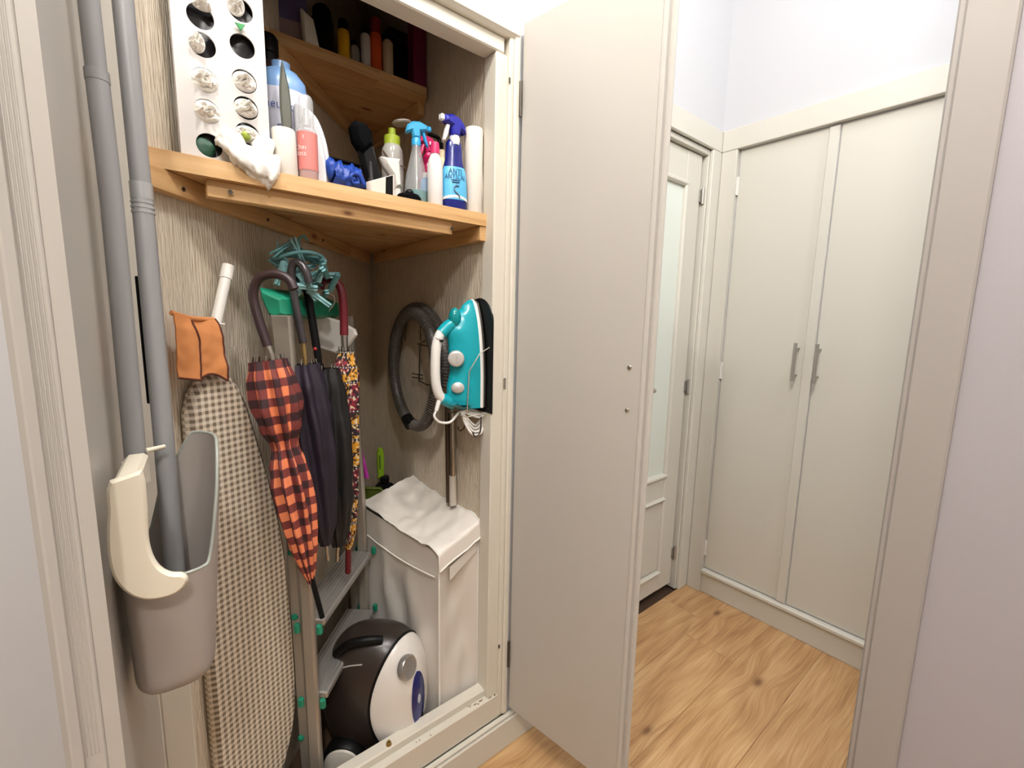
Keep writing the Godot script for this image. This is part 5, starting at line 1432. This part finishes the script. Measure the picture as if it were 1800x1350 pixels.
	obj("strain_relief", MB.new().tube([c0 + Vector3(-0.052, 0.102, 0.0), c0 + Vector3(-0.063, 0.085, 0.002), c0 + Vector3(-0.072, 0.062, 0.004)], [0.0075, 0.0065, 0.005], 10), white, cord)
	obj("tie", MB.new().tube([c0 + Vector3(-0.010, 0.052, 0.018), c0 + Vector3(0.010, 0.058, 0.028)], 0.008, 10), mat(srgb(190, 184, 172), 0.6), cord)

func build_vacuum() -> void:
	var t := thing("vacuum_cleaner", "dark brown and white canister vacuum cleaner standing on end by the sill", "vacuum cleaner", Vector3(0.431, 0.06, -1.094), -0.684)
	var half := Vector3(0.138, 0.185, 0.098)
	var cen := Vector3(0.0, 0.187, 0.0)
	var sup := func(d: Vector3, grow: float) -> Vector3:
		var q := d.normalized()
		var e := 2.5
		var r := pow(pow(absf(q.x / half.x), e) + pow(absf(q.y / half.y), e) + pow(absf(q.z / half.z), e), -1.0 / e)
		return cen + q * r * grow
	var n := Vector3(1, 0.26, 0.40).normalized()
	var e2 := Vector3.UP
	var e3 := n.cross(e2)
	var dirv := func(lat: float, lon: float) -> Vector3: return n * sin(lat) + (e2 * cos(lon) + e3 * sin(lon)) * cos(lat)
	var seam := 0.50
	var dark := mat(srgb(44, 36, 32), 0.3)
	var white := mat(srgb(226, 222, 216), 0.3)
	obj("base", MB.new().grid(func(u, v): return sup.call(dirv.call(lerpf(-PI / 2, seam + 0.03, v), -(0.0 if u >= 1.0 else u) * TAU), 1.0), 56, 30), dark, t)
	obj("cover", MB.new().grid(func(u, v): return sup.call(dirv.call(lerpf(seam, PI / 2, v), -(0.0 if u >= 1.0 else u) * TAU), lerpf(1.0, 1.018, smoothstep(0.0, 0.06, v))), 56, 26), white, t)
	var band := []
	for k in 56:
		band.append(sup.call(dirv.call(seam - 0.01, TAU * k / 56.0), 1.003))
	obj("seam_band", MB.new().tube(band, 0.0035, 6, true), M.black, t)
	# control dial on the white cover
	var kp: Vector3 = sup.call(Vector3(0.112, 0.125, 0.066), 1.01)
	var kn := (kp - cen).normalized()
	kn = Vector3(0.86, 0.25, 0.42).normalized()
	var kb := Basis(kn.cross(Vector3.RIGHT).normalized().cross(kn), kn, kn.cross(Vector3.RIGHT).normalized() * -1.0).orthonormalized()
	obj("dial", MB.new().at(Transform3D(kb, kp - kn * 0.006)).lathe([Vector2(0.030, 0.0), Vector2(0.030, 0.012), Vector2(0.027, 0.016), Vector2(0.022, 0.013), Vector2(0.0001, 0.015)], 30), mat(srgb(168, 166, 164), 0.22, 0.7), t)
	# long blue window and dark slot on the cover
	var patch := func(c: Vector3, hy: float, hx: float) -> MB:
		return MB.new().grid(func(u, v):
			var s: float = v * 2.0 - 1.0
			var wd: float = hx * sqrt(maxf(0.0, 1.0 - s * s))
			var d: Vector3 = c + Vector3(0, hy * s, 0) + Vector3(-0.4, 0, 0.9).normalized() * wd * (1.0 - u * 2.0)
			return sup.call(d, 1.024), 8, 18)
	obj("blue_window", patch.call(Vector3(0.135, 0.012, 0.050), 0.085, 0.028), mat(srgb(22, 34, 104), 0.15), t)
	obj("dark_slot", patch.call(Vector3(0.135, -0.075, 0.036), 0.035, 0.011), M.black, t)
	obj("emblem", patch.call(Vector3(0.134, 0.012, 0.052), 0.014, 0.006), mat(srgb(190, 196, 214), 0.3), t)
	# grip recess and highlight strip on the dark end
	obj("carrying_grip", MB.new().tube(smooth_path([sup.call(Vector3(-0.085, 0.135, 0.05), 1.0), sup.call(Vector3(-0.05, 0.17, 0.055), 1.06), sup.call(Vector3(0.0, 0.175, 0.05), 1.06), sup.call(Vector3(0.03, 0.17, 0.04), 1.0)], 5), 0.012, 10), M.black, t)
	obj("trim_line", MB.new().tube(smooth_path([sup.call(Vector3(-0.085, 0.105, 0.07), 1.005), sup.call(Vector3(-0.05, 0.13, 0.08), 1.005), sup.call(Vector3(-0.01, 0.135, 0.08), 1.005)], 5), 0.002, 6), mat(srgb(206, 200, 192), 0.25, 0.5), t)
	# wheel with a pale cap towards the viewer
	var wb := Basis(Vector3.RIGHT, PI / 2)
	var wh := obj("wheel", MB.new().at(Transform3D(wb, Vector3(-0.056, 0.06, 0.075))).lathe([Vector2(0.0001, 0.0), Vector2(0.052, 0.0), Vector2(0.056, 0.006), Vector2(0.056, 0.032), Vector2(0.052, 0.04), Vector2(0.0001, 0.04)], 36), M.black, t)
	obj("wheel_cap", MB.new().at(Transform3D(wb, Vector3(-0.056, 0.06, 0.115))).lathe([Vector2(0.048, 0.0), Vector2(0.046, 0.005), Vector2(0.03, 0.009), Vector2(0.0001, 0.010)], 36), mat(srgb(206, 200, 188), 0.4), wh)
